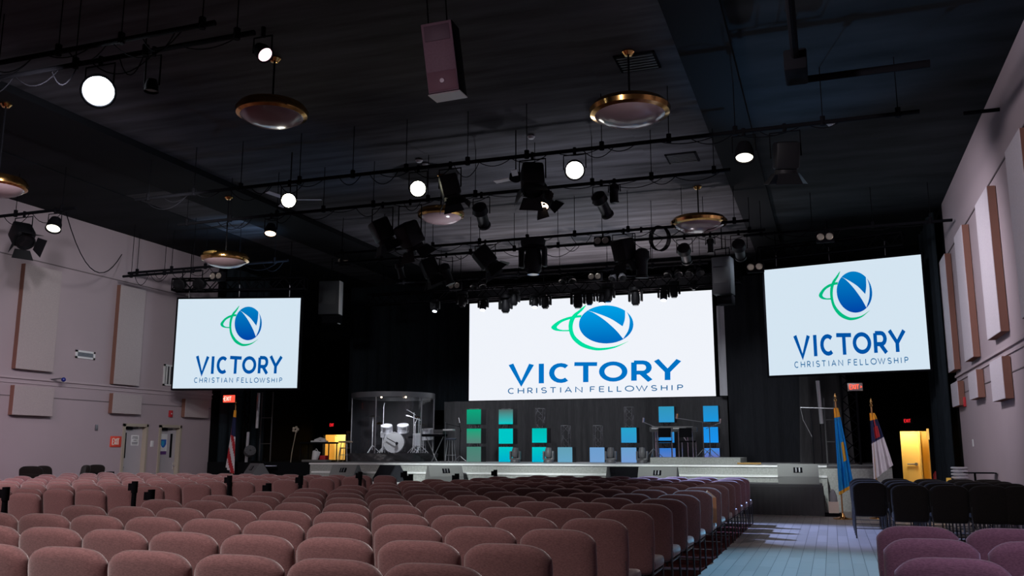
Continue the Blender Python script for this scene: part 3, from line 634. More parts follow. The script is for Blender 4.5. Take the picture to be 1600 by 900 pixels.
monitor(975, 738, 23.15, .60, 'black floor monitor facing right before the stage', .85, R(205), m=darkcab)
monitor(1029, 738, 23.1, .60, 'grey floor monitor wedge before the keyboard riser', .98)
monitor(402, 738, 23.6, .62, 'dark floor monitor at the far left of the stage', .8, R(-35), m=mat('charcoal_cabinet', (.10, .10, .11), .7))
monitor(1247, 744, 22.7, .70, 'grey floor monitor standing on the skirted platform', .92, R(3))

# ------------------------------------------------------------------ truss helper
def truss(mb, a, b, w_, n, r=.022, rb=.010, tri=False):
    a, b = Vector(a), Vector(b); d = (b-a).normalized(); u = d.cross(Vector((0, 1, 0)) if abs(d.y) < .9 else Vector((1, 0, 0))).normalized(); v = d.cross(u)
    offs = [(-1, -1), (1, -1), (1, 1), (-1, 1)]; L = (b-a).length
    cs = [[a+u*(i*w_/2)+v*(j*w_/2)+d*(L*k/n) for k in range(n+1)] for i, j in offs]
    for c in cs: mb.tube([c[0], c[-1]], r, 8)
    for q in range(4):
        c0, c1 = cs[q], cs[(q+1) % 4]
        for k in range(n):
            A, B = (c0[k], c1[k+1]) if k % 2 else (c1[k], c0[k+1]); mb.tube([A, B], rb, 5, cap=False)
        mb.tube([c0[0], c1[0]], rb, 5); mb.tube([c0[-1], c1[-1]], rb, 5)
# ------------------------------------------------------------------ light boxes on short trusses
def lightbox(l, r_, t0, b0, cols, label, Y=27.3, g='light boxes at the stage back'):
    A, B = at_Y(l, t0, Y), at_Y(r_, b0, Y); w_, h = B.x-A.x, max(.25, A.z-B.z)
    t = thing('light_box', label, 'light box', (A.x, Y, max(SZ+.0, B.z)), 0, g)
    MB().box((0, .012, 0), (w_, w_*.9, h)).build('box_body', darkg, t, 0)
    m = grad_mat('light_panel', cols[0], cols[1], 'Z' if len(cols) < 3 else 'X', 1.0); MB().rbox((.006, 0, .006), (w_-.006, .014, h-.006), .004).build('light_panel', m, t, 0)
    return A, B
G1, G2 = (.003, .36, .19), (.01, .22, .15); GG = (.09, .20, .175); T1, T2 = (0, .56, .56), (.0, .42, .60); GR = (.09, .14, .13)
B1, B2 = (.10, .33, .50), (.14, .33, .62); B3 = (.03, .30, .60)
g = lightbox
g(729, 751.5, 639.5, 663, (G2, G1), 'top green light box of the leftmost stack')
g(729, 751.5, 669.5, 693, (GG, G1), 'middle green light box of the leftmost stack')
g(729, 751.5, 700, 724, (GG, (.06, .22, .17)), 'grey green bottom light box of the leftmost stack')
g(779, 801.5, 639.5, 663, (T1, GR), 'top light box half grey half turquoise, second stack')
g(779, 801.5, 669.5, 693.5, (T1, T1), 'middle turquoise light box of the second stack')
g(779, 801.5, 700, 724, (T2, T1), 'bottom turquoise light box of the second stack')
g(831, 854.5, 669, 692, (T1, (0, .50, .45)), 'upper turquoise light box of the two box stack under a truss')
g(831, 854.5, 700, 724, (T2, T1), 'lower turquoise light box beside a moving head lamp')
g(871, 894.5, 700, 724, ((.13, .36, .54), (.12, .34, .45)), 'single grey blue light box, left of the middle pair')
g(921, 945, 700, 724, ((.17, .34, .62), (.15, .33, .60)), 'single periwinkle light box, right of the middle pair')
g(970, 995, 668, 692, (B3, (.02, .36, .60)), 'upper blue light box under the right truss')
g(970, 995, 700, 724, ((.17, .32, .64), (.14, .34, .60)), 'lower periwinkle light box under the right truss')
g(1028.5, 1054, 635, 660, (B3, (.03, .30, .48)), 'top blue light box behind the keyboard', 27.6)
g(1028.5, 1054, 667, 692, ((.01, .22, .65), (.05, .30, .60)), 'middle blue light box behind the keyboard', 27.6)
g(1030, 1056, 700, 715, ((.10, .20, .55), (.03, .18, .60)), 'bottom blue light box behind the keyboard chairs', 27.6)
g(1098, 1123, 634, 659, ((.01, .30, .72), (.02, .26, .55)), 'top blue light box of the rightmost stack', 27.6)
g(1098, 1123, 667, 692, ((.01, .28, .85), (.01, .26, .72)), 'middle bright blue light box of the rightmost stack', 27.6)
g(1100, 1125, 700, 715, ((.12, .14, .42), (.04, .24, .72)), 'bottom blue light box of the rightmost stack', 27.6)
for l, r_, t0, Y, lab in ((733, 747, 639, 27.6, 'slim truss carrying the leftmost light boxes'), (783, 797, 639, 27.6, 'slim truss carrying the second stack of light boxes'), (837, 850, 638.5, 27.6, 'bare topped truss above the turquoise two box stack'), (877, 890, 665, 27.6, 'short truss above the grey blue light box'),
    (927, 941, 665, 27.6, 'short truss above the periwinkle light box'), (976, 990, 636, 27.6, 'bare topped truss above the right two box stack'), (1033, 1048, 637, 27.9, 'slim truss carrying light boxes behind the keyboard'), (1103, 1118, 637, 27.9, 'slim truss carrying the rightmost light boxes')):
    A, B = at_Y(l, t0, Y+.1), at_Y(r_, 724, Y+.1); x = (A.x+B.x)/2; w_ = .24
    t = thing('box_truss', lab, 'truss', (x, Y+.16, SZ), 0, 'trusses behind the light boxes'); mb = MB(); truss(mb, (0, 0, .01), (0, 0, A.z-SZ), w_, max(4, int((A.z-SZ)/.24)), .016, .008); mb.build('truss_frame', greym, t)
    MB().box((-.2, -.15, 0), (.2, .15, .012)).build('base_plate', greym, t, 0)

# ------------------------------------------------------------------ moving heads
headm = mat('lamp_housing', (.03, .03, .035), .45)
def moving_head(p, label, up=True, lit=False, s=1.0, tilt=0, g=None, rz=0, m=None):
    t = thing('moving_head_lamp', label, 'stage light', p, rz, g); k = 1 if up else -1; m = m or headm
    MB().lathe([(.17*s, 0), (.18*s, .02*s*k), (.17*s, .09*s*k), (.10*s, .12*s*k), (.03*s, .13*s*k)], 24).build('lamp_base', greym if up else m, t, 40)
    MB().rbox((-.20*s, -.06*s, min(.12*s*k, .40*s*k)), (-.14*s, .06*s, max(.12*s*k, .40*s*k)), .02*s).rbox((.14*s, -.06*s, min(.12*s*k, .40*s*k)), (.20*s, .06*s, max(.12*s*k, .40*s*k)), .02*s).rbox((-.2*s, -.06*s, min(.10*s*k, .16*s*k)), (.2*s, .06*s, max(.10*s*k, .16*s*k)), .02*s).build('yoke', m, t)
    M = xform((0, 0, .33*s*k), 0, tilt)
    h = MB().lathe([(.07*s, -.17*s), (.115*s, -.12*s), (.125*s, .0), (.12*s, .10*s), (.10*s, .19*s)], 20, 0, M).build('lamp_head', m, t, 50)
    e = .19 if up else -.175
    MB().lathe([(.001, 0), (.095*s if up else .085*s, 0), (.095*s if up else .085*s, .012)], 20, 0, M @ Matrix.Translation((0, 0, e*s))).build('lens', lampb if lit else glassd, h)
    return t
for px, lab in ((805, 'moving head lamp right of the second light box stack'), (857, 'moving head lamp right of the turquoise two box stack'), (954.5, 'moving head lamp right of the periwinkle light box'), (1003.5, 'moving head lamp left of the keyboard riser')):
    p = at_Y(px, 723, 26.4); moving_head((p.x, 26.4, SZ), lab, True, False, .86, R(-10), 'moving head lamps on the stage floor', m=mat('lamp_housing_grey', (.16, .16, .17), .35))

# ------------------------------------------------------------------ drum riser and shield
DX, DY = -13.75, 27.3; dr_ = 1.36
p0, p1 = at_Y(556, 715, DY), at_Y(671, 715, DY); DX = (p0.x+p1.x)/2; dr_ = (p1.x-p0.x)/2
t = thing('drum_riser', 'round drum riser wrapped in draped black cloth', 'platform', (DX, DY, SZ))
MB().lathe([(dr_+.05, 0), (dr_+.05, .26)], 48).build('riser_deck', darkg, t)
mb = MB(); n = 120; vs = []
for j in range(7):
    for i in range(n): a = 2*PI*i/n; o_ = .03*math.sin(3*a*3+j*.7)+.02*math.sin(17*a+j*1.3)+.015*math.sin(31*a-j); rr = dr_+.12+o_*(1-.6*(j in (0, 6))); vs.append((rr*math.cos(a), rr*math.sin(a), .005+.045*j))
mb.add(vs, [(j*n+i, j*n+(i+1) % n, (j+1)*n+(i+1) % n, (j+1)*n+i) for j in range(6) for i in range(n)]); mb.build('riser_cloth', mat('black_sateen', (.045, .045, .05), .35), t, 80)
RZ = SZ+.275
zt_ = at_Y(612, 611, DY-dr_).z; zb_ = zt_-.17
t = thing('drum_shield', 'round clear acrylic drum shield with dark band around the top', 'drum shield', (DX, DY, RZ))
H_ = zt_-RZ
def ringwall(mb, r, z0, z1, th=.012, n=56, a0=PI, a1=2*PI, mi=0):
    vs = []
    for z in (z0, z1):
        for rr in (r, r+th):
            for i in range(n+1): a = a0+(a1-a0)*i/n; vs.append((rr*math.cos(a), rr*math.sin(a), z))
    k = n+1; fs = []
    for i in range(n): fs += [(i, i+1, 2*k+i+1, 2*k+i), (k+i, 3*k+i, 3*k+i+1, k+i+1), (2*k+i, 2*k+i+1, 3*k+i+1, 3*k+i), (i, k+i, k+i+1, i+1)]
    mb.add(vs, fs, mi)
mb = MB(); ringwall(mb, dr_, .0, H_-.15, .008, 64, PI*1.15, PI*2.15); mb.build('acrylic_wall', acryl, t, 60)
mb = MB(); ringwall(mb, dr_+.01, H_-.17, H_, .03, 64, 0, 2*PI); mb.build('top_band', mat('band_grey', (.09, .09, .10), .4), t, 60)
mb = MB().lathe([(.001, H_-.03), (dr_, H_-.03), (dr_, H_-.01), (.001, H_-.01)], 48); mb.build('shield_roof', blackp, t)
mb = MB(); ringwall(mb, dr_, 0, H_-.17, .03, 64, PI*.17, PI*1.13); mb.build('rear_baffle', mat('baffle_black', (.006, .006, .009), .7), t, 60)
for a in (PI*1.15, PI*1.517, PI*1.883, PI*2.15):
    MB().tube([((dr_+.005)*math.cos(a), (dr_+.005)*math.sin(a), 0), ((dr_+.005)*math.cos(a), (dr_+.005)*math.sin(a), H_-.15)], .022, 8).build('shield_post', greym, t)
for sx in (-.75, .75): spot('drum_light', (DX+sx, DY-1.05, RZ+H_-.28), (DX+sx*.2, DY, RZ+.45), 120, (.92, .94, 1), 125, 1.0, .06)
# small clip lamps inside the shield
for px, lab in ((596, 'small glowing clip lamp inside the shield, left'), (634, 'small glowing clip lamp inside the shield, right')):
    q = at_Y(px, 620.5, DY-dr_+.25); t = thing('clip_lamp', lab, 'lamp', q); MB().tube([(0, 0, .02), (.02, 0, .14)], .012).build('lamp_arm', chrome, t); MB().sphere((0, 0, 0), .03).build('lamp_bulb', lampwarm, t)
silverd = mat('silver_drum', (.62, .62, .66), .3, .45); head_ = mat('drum_head', (.50, .50, .51), .5); hardw = mat('polished_hardware', (.72, .72, .75), .3, .35)
def drum(mb, r, h, M, mi=(0, 1, 2)):
    mb.lathe([(r, -h/2), (r, h/2)], 28, mi[0], M); mb.lathe([(.001, h/2+.002), (r*.98, h/2+.002), (r*.98, h/2+.006), (.001, h/2+.006)], 28, mi[1], M)
    mb.lathe([(r+.004, h/2-.03), (r+.016, h/2-.03), (r+.016, h/2+.012), (r-.004, h/2+.012)], 28, mi[2], M, False); mb.lathe([(r+.004, -h/2+.03), (r+.016, -h/2+.03), (r+.016, -h/2-.012), (r-.004, -h/2-.012)], 28, mi[2], M, False)
    for k in range(8):
        a = 2*PI*k/8; mb.tube([((r+.022)*math.cos(a), (r+.022)*math.sin(a), -h/2), ((r+.022)*math.cos(a), (r+.022)*math.sin(a), h/2)], .007, 5, mi[2], M)
dm = [silverd, head_, hardw]
q = at_Y(612, 695, DY-.55); BX = q.x
t = thing('bass_drum', 'silver bass drum with white head facing the seats', 'drum', (BX, DY-.35, RZ+.345), R(20))
mb = MB(); drum(mb, .32, .40, xform((0, 0, 0), 0, PI/2)); mb.build('drum_shell', dm, t, 40)
MB().tube([(-.22, -.26, .14), (.08, -.27, -.02)], .012).sphere((.1, -.27, -.03), .05).build('kick_microphone', blackm, t)
for s in (-1, 1): MB().tube([(s*.22, .1, -.14), (s*.36, .0, -.29)], .012).build('spur', chrome, t)
for k, (dx, dz, lab) in enumerate(((-.27, .44, 0), (.27, .46, 0))):
    mb = MB(); drum(mb, .17, .22, xform((dx, .02, dz), 0, R(22))); mb.tube([(dx*.3, .02, .28), (dx*.5, .02, dz)], .014, 6, 2); mb.build('rack_tom', dm, t, 40)
def on_riser(x, y): return (BX+x, DY+y, RZ)
def cymbal(x, y, h, r, label, tilt=.12, boom=None, c=None):
    t = thing('cymbal_stand', label, 'cymbal stand', on_riser(x, y), 0, 'cymbal stands around the drums')
    mb = MB().tube([(0, 0, .10), (0, 0, h if not boom else h-.15)], .014)
    if boom: mb.tube([(-boom*.4, 0, h-.28), (boom, 0, h)], .010)
    mb.build('stand_pole', hardw, t)
    for k in range(3):
        a = k*2*PI/3+.4; MB().tube([(0, 0, .26), (.26*math.cos(a), .26*math.sin(a), .01)], .010).build('tripod_leg', hardw, t)
    MB().lathe([(.001, .02), (.03, .018), (.05, .004), (r, -.02), (r, -.023), (.001, -.002)], 32, 0, xform(((boom or 0), 0, h+.01), .5, tilt)).build('cymbal', c or mat('cymbal_bronze', (.45, .33, .16), .25, 1), t, 60)
cymbal(-.95, -.1, 1.22, .21, 'cymbal stand at the left edge of the drum kit', .1, None, mat('cymbal_dark', (.12, .11, .10), .3, 1))
cymbal(-.62, .1, 1.0, .19, 'lower cymbal stand left of the bass drum', .2, -.2)
cymbal(.45, .25, 1.18, .22, 'bronze reddish cymbal right of centre above the toms', .05, .1, mat('cymbal_copper', (.62, .22, .12), .25, 1))
cymbal(.82, -.1, .92, .17, 'hi hat stand on the right of the drum kit', 0, None)
for x, y, r, h, z, lab in ((-.55, .15, .19, .16, .62, 'snare drum left of the bass drum'), (.62, .25, .20, .36, .45, 'silver floor tom right of the bass drum'), (.95, .15, .18, .34, .62, 'dark topped drum at the right edge of the kit')):
    t = thing('drum', lab, 'drum', on_riser(x, y)); mb = MB(); drum(mb, r, h, xform((0, 0, z), 0, R(6))); mb.build('drum_shell', dm, t, 40)
    for k in range(3): a = k*2*PI/3+.2; MB().tube([(r*math.cos(a)*.9, r*math.sin(a)*.9, z), (r*math.cos(a)*1.1, r*math.sin(a)*1.1, .01)], .010).build('drum_leg', hardw, t)
for x, y, h, dx, lab in ((-.45, -.3, 1.55, .05, 'tall chrome microphone stand left of the bass drum'), (.92, -.45, 1.12, -.35, 'microphone boom stand at the right of the kit'), (.28, .5, 1.35, -.2, 'microphone stand behind the toms')):
    t = thing('microphone_stand', lab, 'microphone stand', on_riser(x, y), 0, 'microphone stands at the drum kit')
    MB().tube([(0, 0, .02), (0, 0, h)], .010).tube([(-dx*.3, 0, h-.08), (dx, -.05, h+.08)], .007).build('stand_pole', hardw, t); MB().tube([(dx, -.05, h+.08), (dx*1.25, -.06, h+.09)], .02).build('microphone', greym, t)
    for k in range(3): a = k*2*PI/3+.9; MB().tube([(0, 0, .2), (.22*math.cos(a), .22*math.sin(a), .01)], .008).build('tripod_leg', hardw, t)
t = thing('drum_throne', 'round black drummer stool behind the kit', 'stool', on_riser(.1, .85)); MB().lathe([(.001, .5), (.17, .5), (.18, .55), (.001, .58)], 20).build('stool_seat', blackm, t); MB().tube([(0, 0, .05), (0, 0, .5)], .02).build('stool_post', hardw, t)
for k in range(3): a = k*2*PI/3; MB().tube([(0, 0, .2), (.22*math.cos(a), .22*math.sin(a), .01)], .01).build('stool_leg', hardw, t)

# ------------------------------------------------------------------ stage furniture
def stool(px, Y, h, r, label, mseat, z=SZ):
    p = at_Y(px, 720, Y); t = thing('bar_stool', label, 'stool', (p.x, Y, z)); MB().lathe([(.001, h-.05), (r, h-.05), (r*1.03, h-.02), (r*.9, h), (.001, h+.01)], 24).build('seat', mseat, t)
    for k in range(4): a = PI/4+k*PI/2; MB().tube([(r*.6*math.cos(a), r*.6*math.sin(a), h-.05), (r*1.05*math.cos(a), r*1.05*math.sin(a), 0)], .012).build('leg', greym, t)
    mb = MB(); mb.tube([(r*.92*math.cos(2*PI*k/16), r*.92*math.sin(2*PI*k/16), .22) for k in range(17)], .008); mb.build('foot_ring', greym, t)
stool(539, 26.2, .66, .23, 'tall stool with tan seat left of the drum riser', mat('tan_seat', (.22, .16, .11), .6))
stool(704, 26.2, .74, .17, 'tall black stool between keyboard and green light boxes', mat('blue_black_seat', (.03, .035, .06), .5))
# wooden slatted chair behind the tan stool
p = at_Y(549, 720, 27.8); t = thing('slatted_chair', 'dark slatted back chair beside the drum shield', 'chair', (p.x, 27.8, SZ))
mb = MB()
for k in range(8): mb.tube([(-.22+.063*k, .0, .45), (-.22+.063*k, .05, .98)], .009)
mb.build('back_slats', mat('dark_varnish', (.06, .04, .03), .4), t)
MB().rbox((-.26, .03, .95), (.26, .07, 1.02), .01).build('top_rail', woodm, t); MB().rbox((-.25, -.4, .42), (.25, .05, .46), .01).build('seat', woodm, t)
for x in (-.22, .22):
    for y in (-.36, .02): MB().tube([(x, y, .43), (x*1.1, y*1.1, 0)], .016).build('leg', woodm, t)
# black table with box and white jug left
p = at_Y(497, 720, 27.0); t = thing('side_table', 'low black table left of the yellow doorway', 'table', (p.x, 27.0, SZ)); MB().rbox((-.6, -.3, .58), (.6, .3, .64), .01).build('tabletop', blackm, t)
for x in (-.55, .55):
    for y in (-.26, .26): MB().tube([(x, y, .58), (x, y, 0)], .02).build('leg', blackm, t)
o = tag(MB().rbox((-.3, -.12, 0), (.25, .12, .05), .01).tube([(-.2, 0, .05), (.0, 0, .12), (.2, .0, .06)], .05, 8).build('crumpled_cloth', whitep, loc=(p.x+.05, 27.0, SZ+.64)), 'crumpled white cloth on the low black table', 'cloth')
p = at_Y(491.5, 716, 26.2); t = thing('plastic_bucket', 'white plastic jug tipped under the black table', 'bucket', (p.x, 26.2, SZ)); MB().lathe([(.10, 0), (.13, .28), (.12, .30), (.02, .31)], 20, 0, xform((0, 0, .04), 0, 0, R(14))).build('bucket_body', whitep, t); MB().tube([(-.06, 0, .3), (.05, 0, .42), (.14, 0, .32)], .01).build('bucket_handle', whitep, t)
p = at_Y(506, 717, 26.4); o = tag(MB().rbox((-.11, -.1, 0), (.11, .1, .2), .01).build('red_box', redp, loc=(p.x, 26.4, SZ)), 'small dark red box under the black table', 'box')
p = at_Y(496, 721, 25.6); tag(MB().rbox((-.5, -.15, 0), (.42, .15, .07), .01).build('power_strip_case', mat('case_grey', (.14, .14, .14), .6), loc=(p.x, 25.6, SZ)), 'flat grey case lying at the stage edge left', 'case')
# left keyboard rig
p = at_Y(684, 720, 26.6); t = thing('keyboard_rig', 'small keyboard on a stand right of the drum riser', 'keyboard', (p.x, 26.6, SZ))
MB().rbox((-.5, -.18, .80), (.25, .18, .88), .015).build('keyboard_body', blackm, t); MB().box((-.46, -.15, .881), (.2, .0, .887)).build('keys', whitep, t)
for s in (-1, 1): MB().tube([(-.12+s*.3, 0, .8), (-.12-s*.1, 0, 0)], .016).build('stand_leg', greym, t)
MB().tube([(.25, 0, 0), (.25, 0, 1.25)], .014).tube([(.25, 0, .95), (.55, -.05, 1.0)], .010).build('stand_pole', greym, t); MB().rbox((.2, -.1, .98), (.55, .1, 1.03), .01).build('tablet_tray', whitep, t)
MB().rbox((-.15, -.06, .90), (.2, .1, 1.02), .01).build('mixer', darkg, t)
p = at_Y(718, 720, 26.5); t = thing('microphone_stand', 'boom microphone stand over the black stool', 'microphone stand', (p.x, 26.5, SZ))
MB().tube([(0, 0, .02), (.02, 0, 1.0)], .010).tube([(.04, 0, .95), (-.05, 0, 1.3)], .009).tube([(-.0, 0, 1.1), (-.5, 0, 1.2)], .007).build('stand_pole', blackm, t); MB().tube([(-.02, 0, 1.22), (-.06, 0, 1.38)], .025).build('microphone', chrome, t)
for k in range(3): a = k*2*PI/3; MB().tube([(0, 0, .2), (.25*math.cos(a), .25*math.sin(a), .01)], .009).build('tripod_leg', greym, t)
# riser with keyboard, chairs, stands
pa, pb_ = at_Y(1016, 722, 25.5), at_Y(1157, 722, 25.5)
o = tag(MB().box((pa.x, 25.5, SZ), (pb_.x, 27.5, SZ+.17)).build('keyboard_riser', stagec, smooth=0), 'low grey carpeted riser under the keyboard', 'platform')
KZ = SZ+.17
p = at_Y(1050, 690, 26.1); t = thing('stage_keyboard', 'long dark grey keyboard on a stand on the riser', 'keyboard', (p.x, 26.1, KZ), R(6))
MB().rbox((-.62, -.17, .72), (.72, .17, .86), .02).build('keyboard_body', mat('keyboard_grey', (.10, .10, .11), .5), t); MB().box((-.55, -.16, .861), (.6, -.02, .868)).build('keys', whitep, t)
MB().box((-.56, -.176, .80), (-.35, -.171, .835)).box((.05, -.176, .80), (.42, -.171, .835)).build('panel_print', whitep, t)
for s in (-1, 1): MB().tube([(s*.45, -.1, .72), (s*.45, -.1, .03), (s*.45, .15, .02)], .016).tube([(s*.45, -.1, .4), (s*.25, -.1, .72)], .01).build('stand_leg', chrome, t)
def tchair(px, Y, lab, rz=0):
    p = at_Y(px, 712, Y); t = thing('music_chair', lab, 'chair', (p.x, Y, KZ), rz); MB().rbox((-.2, -.2, .42), (.2, .2, .47), .02).build('seat', blackm, t); MB().rbox((-.18, -.22, .56), (.18, -.19, .82), .012).build('backrest', blackm, t)
    for s in (-1, 1): MB().tube([(s*.2, -.22, .80), (s*.2, -.19, .45), (s*.2, -.2, 0)], .012).tube([(s*.2, .17, .45), (s*.2, .18, 0)], .012).build('leg', chrome, t)
tchair(1039, 25.8, 'black chair left on the riser before the keyboard', R(12)); tchair(1075, 25.8, 'black chair with chrome legs right on the riser', R(-5))
for px, h, bx, lab in ((1100, 1.0, -.75, 'boom microphone stand leaning left over the keyboard'), (1021, .9, -.28, 'small boom stand at the left end of the riser'), (1110, .85, .3, 'music stand before the rightmost light boxes')):
    p = at_Y(px, 712, 26.3); t = thing('microphone_stand', lab, 'microphone stand', (p.x, 26.3, KZ))
    MB().tube([(0, 0, .02), (0, 0, h)], .012).tube([(-bx*.3, 0, h-.04), (bx, 0, h+.12)], .009).build('stand_pole', greym, t); MB().tube([(bx, 0, h+.10), (bx+.02, 0, h+.24)], .03).build('microphone', chrome, t)
    for k in range(3): a = k*2*PI/3+.5; MB().tube([(0, 0, .25), (.28*math.cos(a), .28*math.sin(a), .01)], .010).build('tripod_leg', chrome, t)
p = at_Y(1170, 722.5, 25.2); tag(MB().rbox((-.3, -.05, 0), (.32, .05, .05), .01).build('folded_strap', mat('ochre', (.35, .20, .06), .7), loc=(p.x, 25.2, SZ)), 'ochre folded strap lying right of the riser', 'strap')

# ------------------------------------------------------------------ flags
def flag(px, py_top, py_bot, Y, z0, cols, label, w_=.30, dirx=1, pole_top=None, droop=.25, fringe=None):
    p = at_Y(px, py_top, Y); q = at_Y(px, py_bot, Y); t = thing('standing_flag', label, 'flag', (p.x, Y, z0))
    H = p.z-z0; L = p.z-q.z; top = H
    MB().tube([(0, 0, .02), (0, 0, H+.12)], .017, 8).build('flag_pole', mat('oak_pole', (.35, .17, .06), .4), t)
    MB().lathe([(.02, H+.12), (.035, H+.15), (.015, H+.19), (.03, H+.23), (.001, H+.32)], 12).build('finial', brass, t)
    MB().lathe([(.2, 0), (.2, .02), (.06, .05), (.03, .12)], 24).build('flag_base', brass, t, 40)
    rows = 26; n = 28; mb = MB(); vs = []; L_ = L-.05
    for j in range(rows+1):
        v = j/rows; hw = w_*(.16+.84*v**.85)
        for i in range(n+1):
            u = i/n; x = dirx*(u*hw-.05*(1-u)); y = -.03+.075*math.sin(u*15+v*1.2)*(.35+.65*v); zz = top-.02-v*L_*(1-droop*u*(1-.0))-(.0)
            vs.append((x, y, zz))
    fs = []; ms = []
    for j in range(rows):
        for i in range(n):
            a = j*(n+1)+i; fs.append((a, a+1, a+n+2, a+n+1)); ms.append(cols(i/n, j/rows))
    N = len(mb.v); mb.v += vs; mb.f += fs; mb.m += ms
    mb.build('flag_cloth', FM, t, 80); return t
FM = [mat('flag_blue', (.0, .24, .60), .7), mat('flag_gold', (.80, .38, .03), .7), mat('flag_white', (.62, .58, .62), .8), mat('flag_navy', (.012, .016, .07), .8), mat('flag_red', (.42, .02, .03), .8)]
flag(1306, 636, 776, 21.4, 0, lambda u, v: 1 if (v < .10 or v > .955 or u > .985 or (.50 < u < .80 and .40 < v < .62)) else 0, 'bright blue flag with gold fringe on a pole by the right aisle', .27, 1, droop=.10)
flag(1362, 644, 752, 21.8, 0, lambda u, v: 1 if (v < .10 or u > .97) else (4 if (.3 < u < .75 and .2 < v < .40) or (v < .42 and .48 < u < .6) else (3 if v < .45 else 2)), 'white flag with navy corner and red cross by the right truss', .36, 1, droop=.22)
flag(368, 640, 742, 23.6, 0, lambda u, v: 1 if v < .08 else (3 if v < .40 and u < .75 else (4 if int(u*6+v*5) % 2 else 2)), 'furled red and white striped flag beside the left truss', .20, -1, droop=.1)

# ------------------------------------------------------------------ towers and ladder frames
def tower(px, py0, Y, top_z, w_, label, n=9):
    p = at_Y(px, py0, Y); t = thing('truss_tower', label, 'truss', (p.x, Y, 0)); mb = MB(); truss(mb, (0, 0, .03), (0, 0, top_z), w_, n, .026, .013); mb.build('truss_frame', blackm, t)
    MB().box((-.35, -.35, 0), (.35, .35, .03)).build('base_plate', blackm, t, 0); return t
tower(1332, 700, 26.0, 7.0, .38, 'black box truss tower standing below the right screen', 20)
tower(379, 680, 25.8, 4.2, .26, 'thin black truss tower left, under the left screen', 12)
def ladder(l, r_, t0, Y, label, n=4, z0=0):
    A, B = at_Y(l, t0, Y), at_Y(r_, t0, Y); h = A.z-z0; w_ = B.x-A.x; t = thing('ladder_frame', label, 'frame', (A.x, Y, z0)); MB().tube([(0, 0, 0), (0, 0, h), (w_, 0, h), (w_, 0, 0)], .022).build('frame_uprights', darkg, t)
    for k in range(1, n): MB().tube([(0, 0, h*k/n), (w_, 0, h*k/n)], .014, 6).build('rung', darkg, t)
ladder(410, 427, 613, 25.4, 'dark ladder frame left of the stage under the left screen', 4)
ladder(1287, 1303, 622, 24.9, 'dark ladder frame right of the skirted platform', 5)
def striplight(l0, p1, Y, label):
    A, B = at_Y(*l0, Y), at_Y(*p1, Y); t = thing('vertical_batten', label, 'batten light', A); MB().tube([(0, 0, 0), tuple(B-A)], .05, 10).build('batten_tube', mat('batten_silver', (.45, .45, .48), .3, .5), t)
    MB().tube([(0, .06, 0), tuple(B-A+Vector((0, .06, -(B-A).z*0)))], .02, 6).tube([(0, .06, (B-A).z), (0, .06, (B-A).z-1.0)], .015, 6).build('batten_support', blackm, t)
striplight((404.5, 614), (401.5, 669), 24.6, 'pale vertical batten hanging under the left screen')
striplight((1277.5, 595), (1284, 662), 24.7, 'silver vertical batten hanging under the right screen')
striplight((388, 675), (384, 732), 24.4, 'lower pale batten beside the left fan')
# pedestal fan
p = at_Y(391, 704, 24.2); t = thing('pedestal_fan', 'dark round pedestal fan tilted at the left of the stage', 'fan', (p.x, 24.2, 0))
M = xform((0, 0, p.z), R(50), R(60)); mb = MB()
for k in range(7): rr = .04+.022*k; mb.tube([tuple(M @ Vector((rr*math.cos(2*PI*i/24), rr*math.sin(2*PI*i/24), .02))) for i in range(25)], .005, 5)
for i in range(12): a = 2*PI*i/12; mb.tube([tuple(M @ Vector((.05*math.cos(a), .05*math.sin(a), .02))), tuple(M @ Vector((.172*math.cos(a), .172*math.sin(a), .02)))], .004, 5)
mb.build('fan_guard', greym, t); MB().lathe([(.175, -.12), (.175, .02)], 24, 0, M).build('fan_drum', darkg, t); MB().tube([(0, .05, .03), (0, .05, p.z)], .02).build('fan_pole', blackm, t); MB().lathe([(.25, 0), (.25, .03), (.03, .04)], 20).build('fan_base', blackm, t)
p = at_Y(422, 727, 24.2); t = thing('slanted_desk', 'pale slanted desk top beside the far left floor monitor', 'desk', (p.x, 24.05, .0)); MB().rbox((-.28, -.12, p.z-.03), (.28, .10, p.z), .008).build('desk_top', mat('desk_pale', (.45, .46, .60), .5), t); MB().tube([(0, 0, 0), (0, 0, p.z-.03)], .02).tube([(-.05, 0, p.z), (-.1, 0, p.z+.22)], .01).build('desk_post', blackm, t)
# tall curved lamp stand at left
p = at_Y(454, 724, 24.6); q = at_Y(463, 672, 24.6); t = thing('bent_lamp_stand', 'thin curved stand with cluster head at the stage left corner', 'stand', (p.x, 24.6, SZ))
MB().tube([(0, 0, 0), (.03, 0, .3), (.09, 0, .62), (q.x-p.x, 0, q.z-SZ)], .012).build('stand_pole', mat('stand_tan', (.35, .30, .24), .5), t)
mb = MB()
for k in range(5): a = 2*PI*k/5; mb.sphere((q.x-p.x-.03+.08*math.cos(a), 0, q.z-SZ+.02+.06*math.sin(a)), .045)
mb.build('cluster_head', mat('stand_tan', (.35, .30, .24), .5), t)
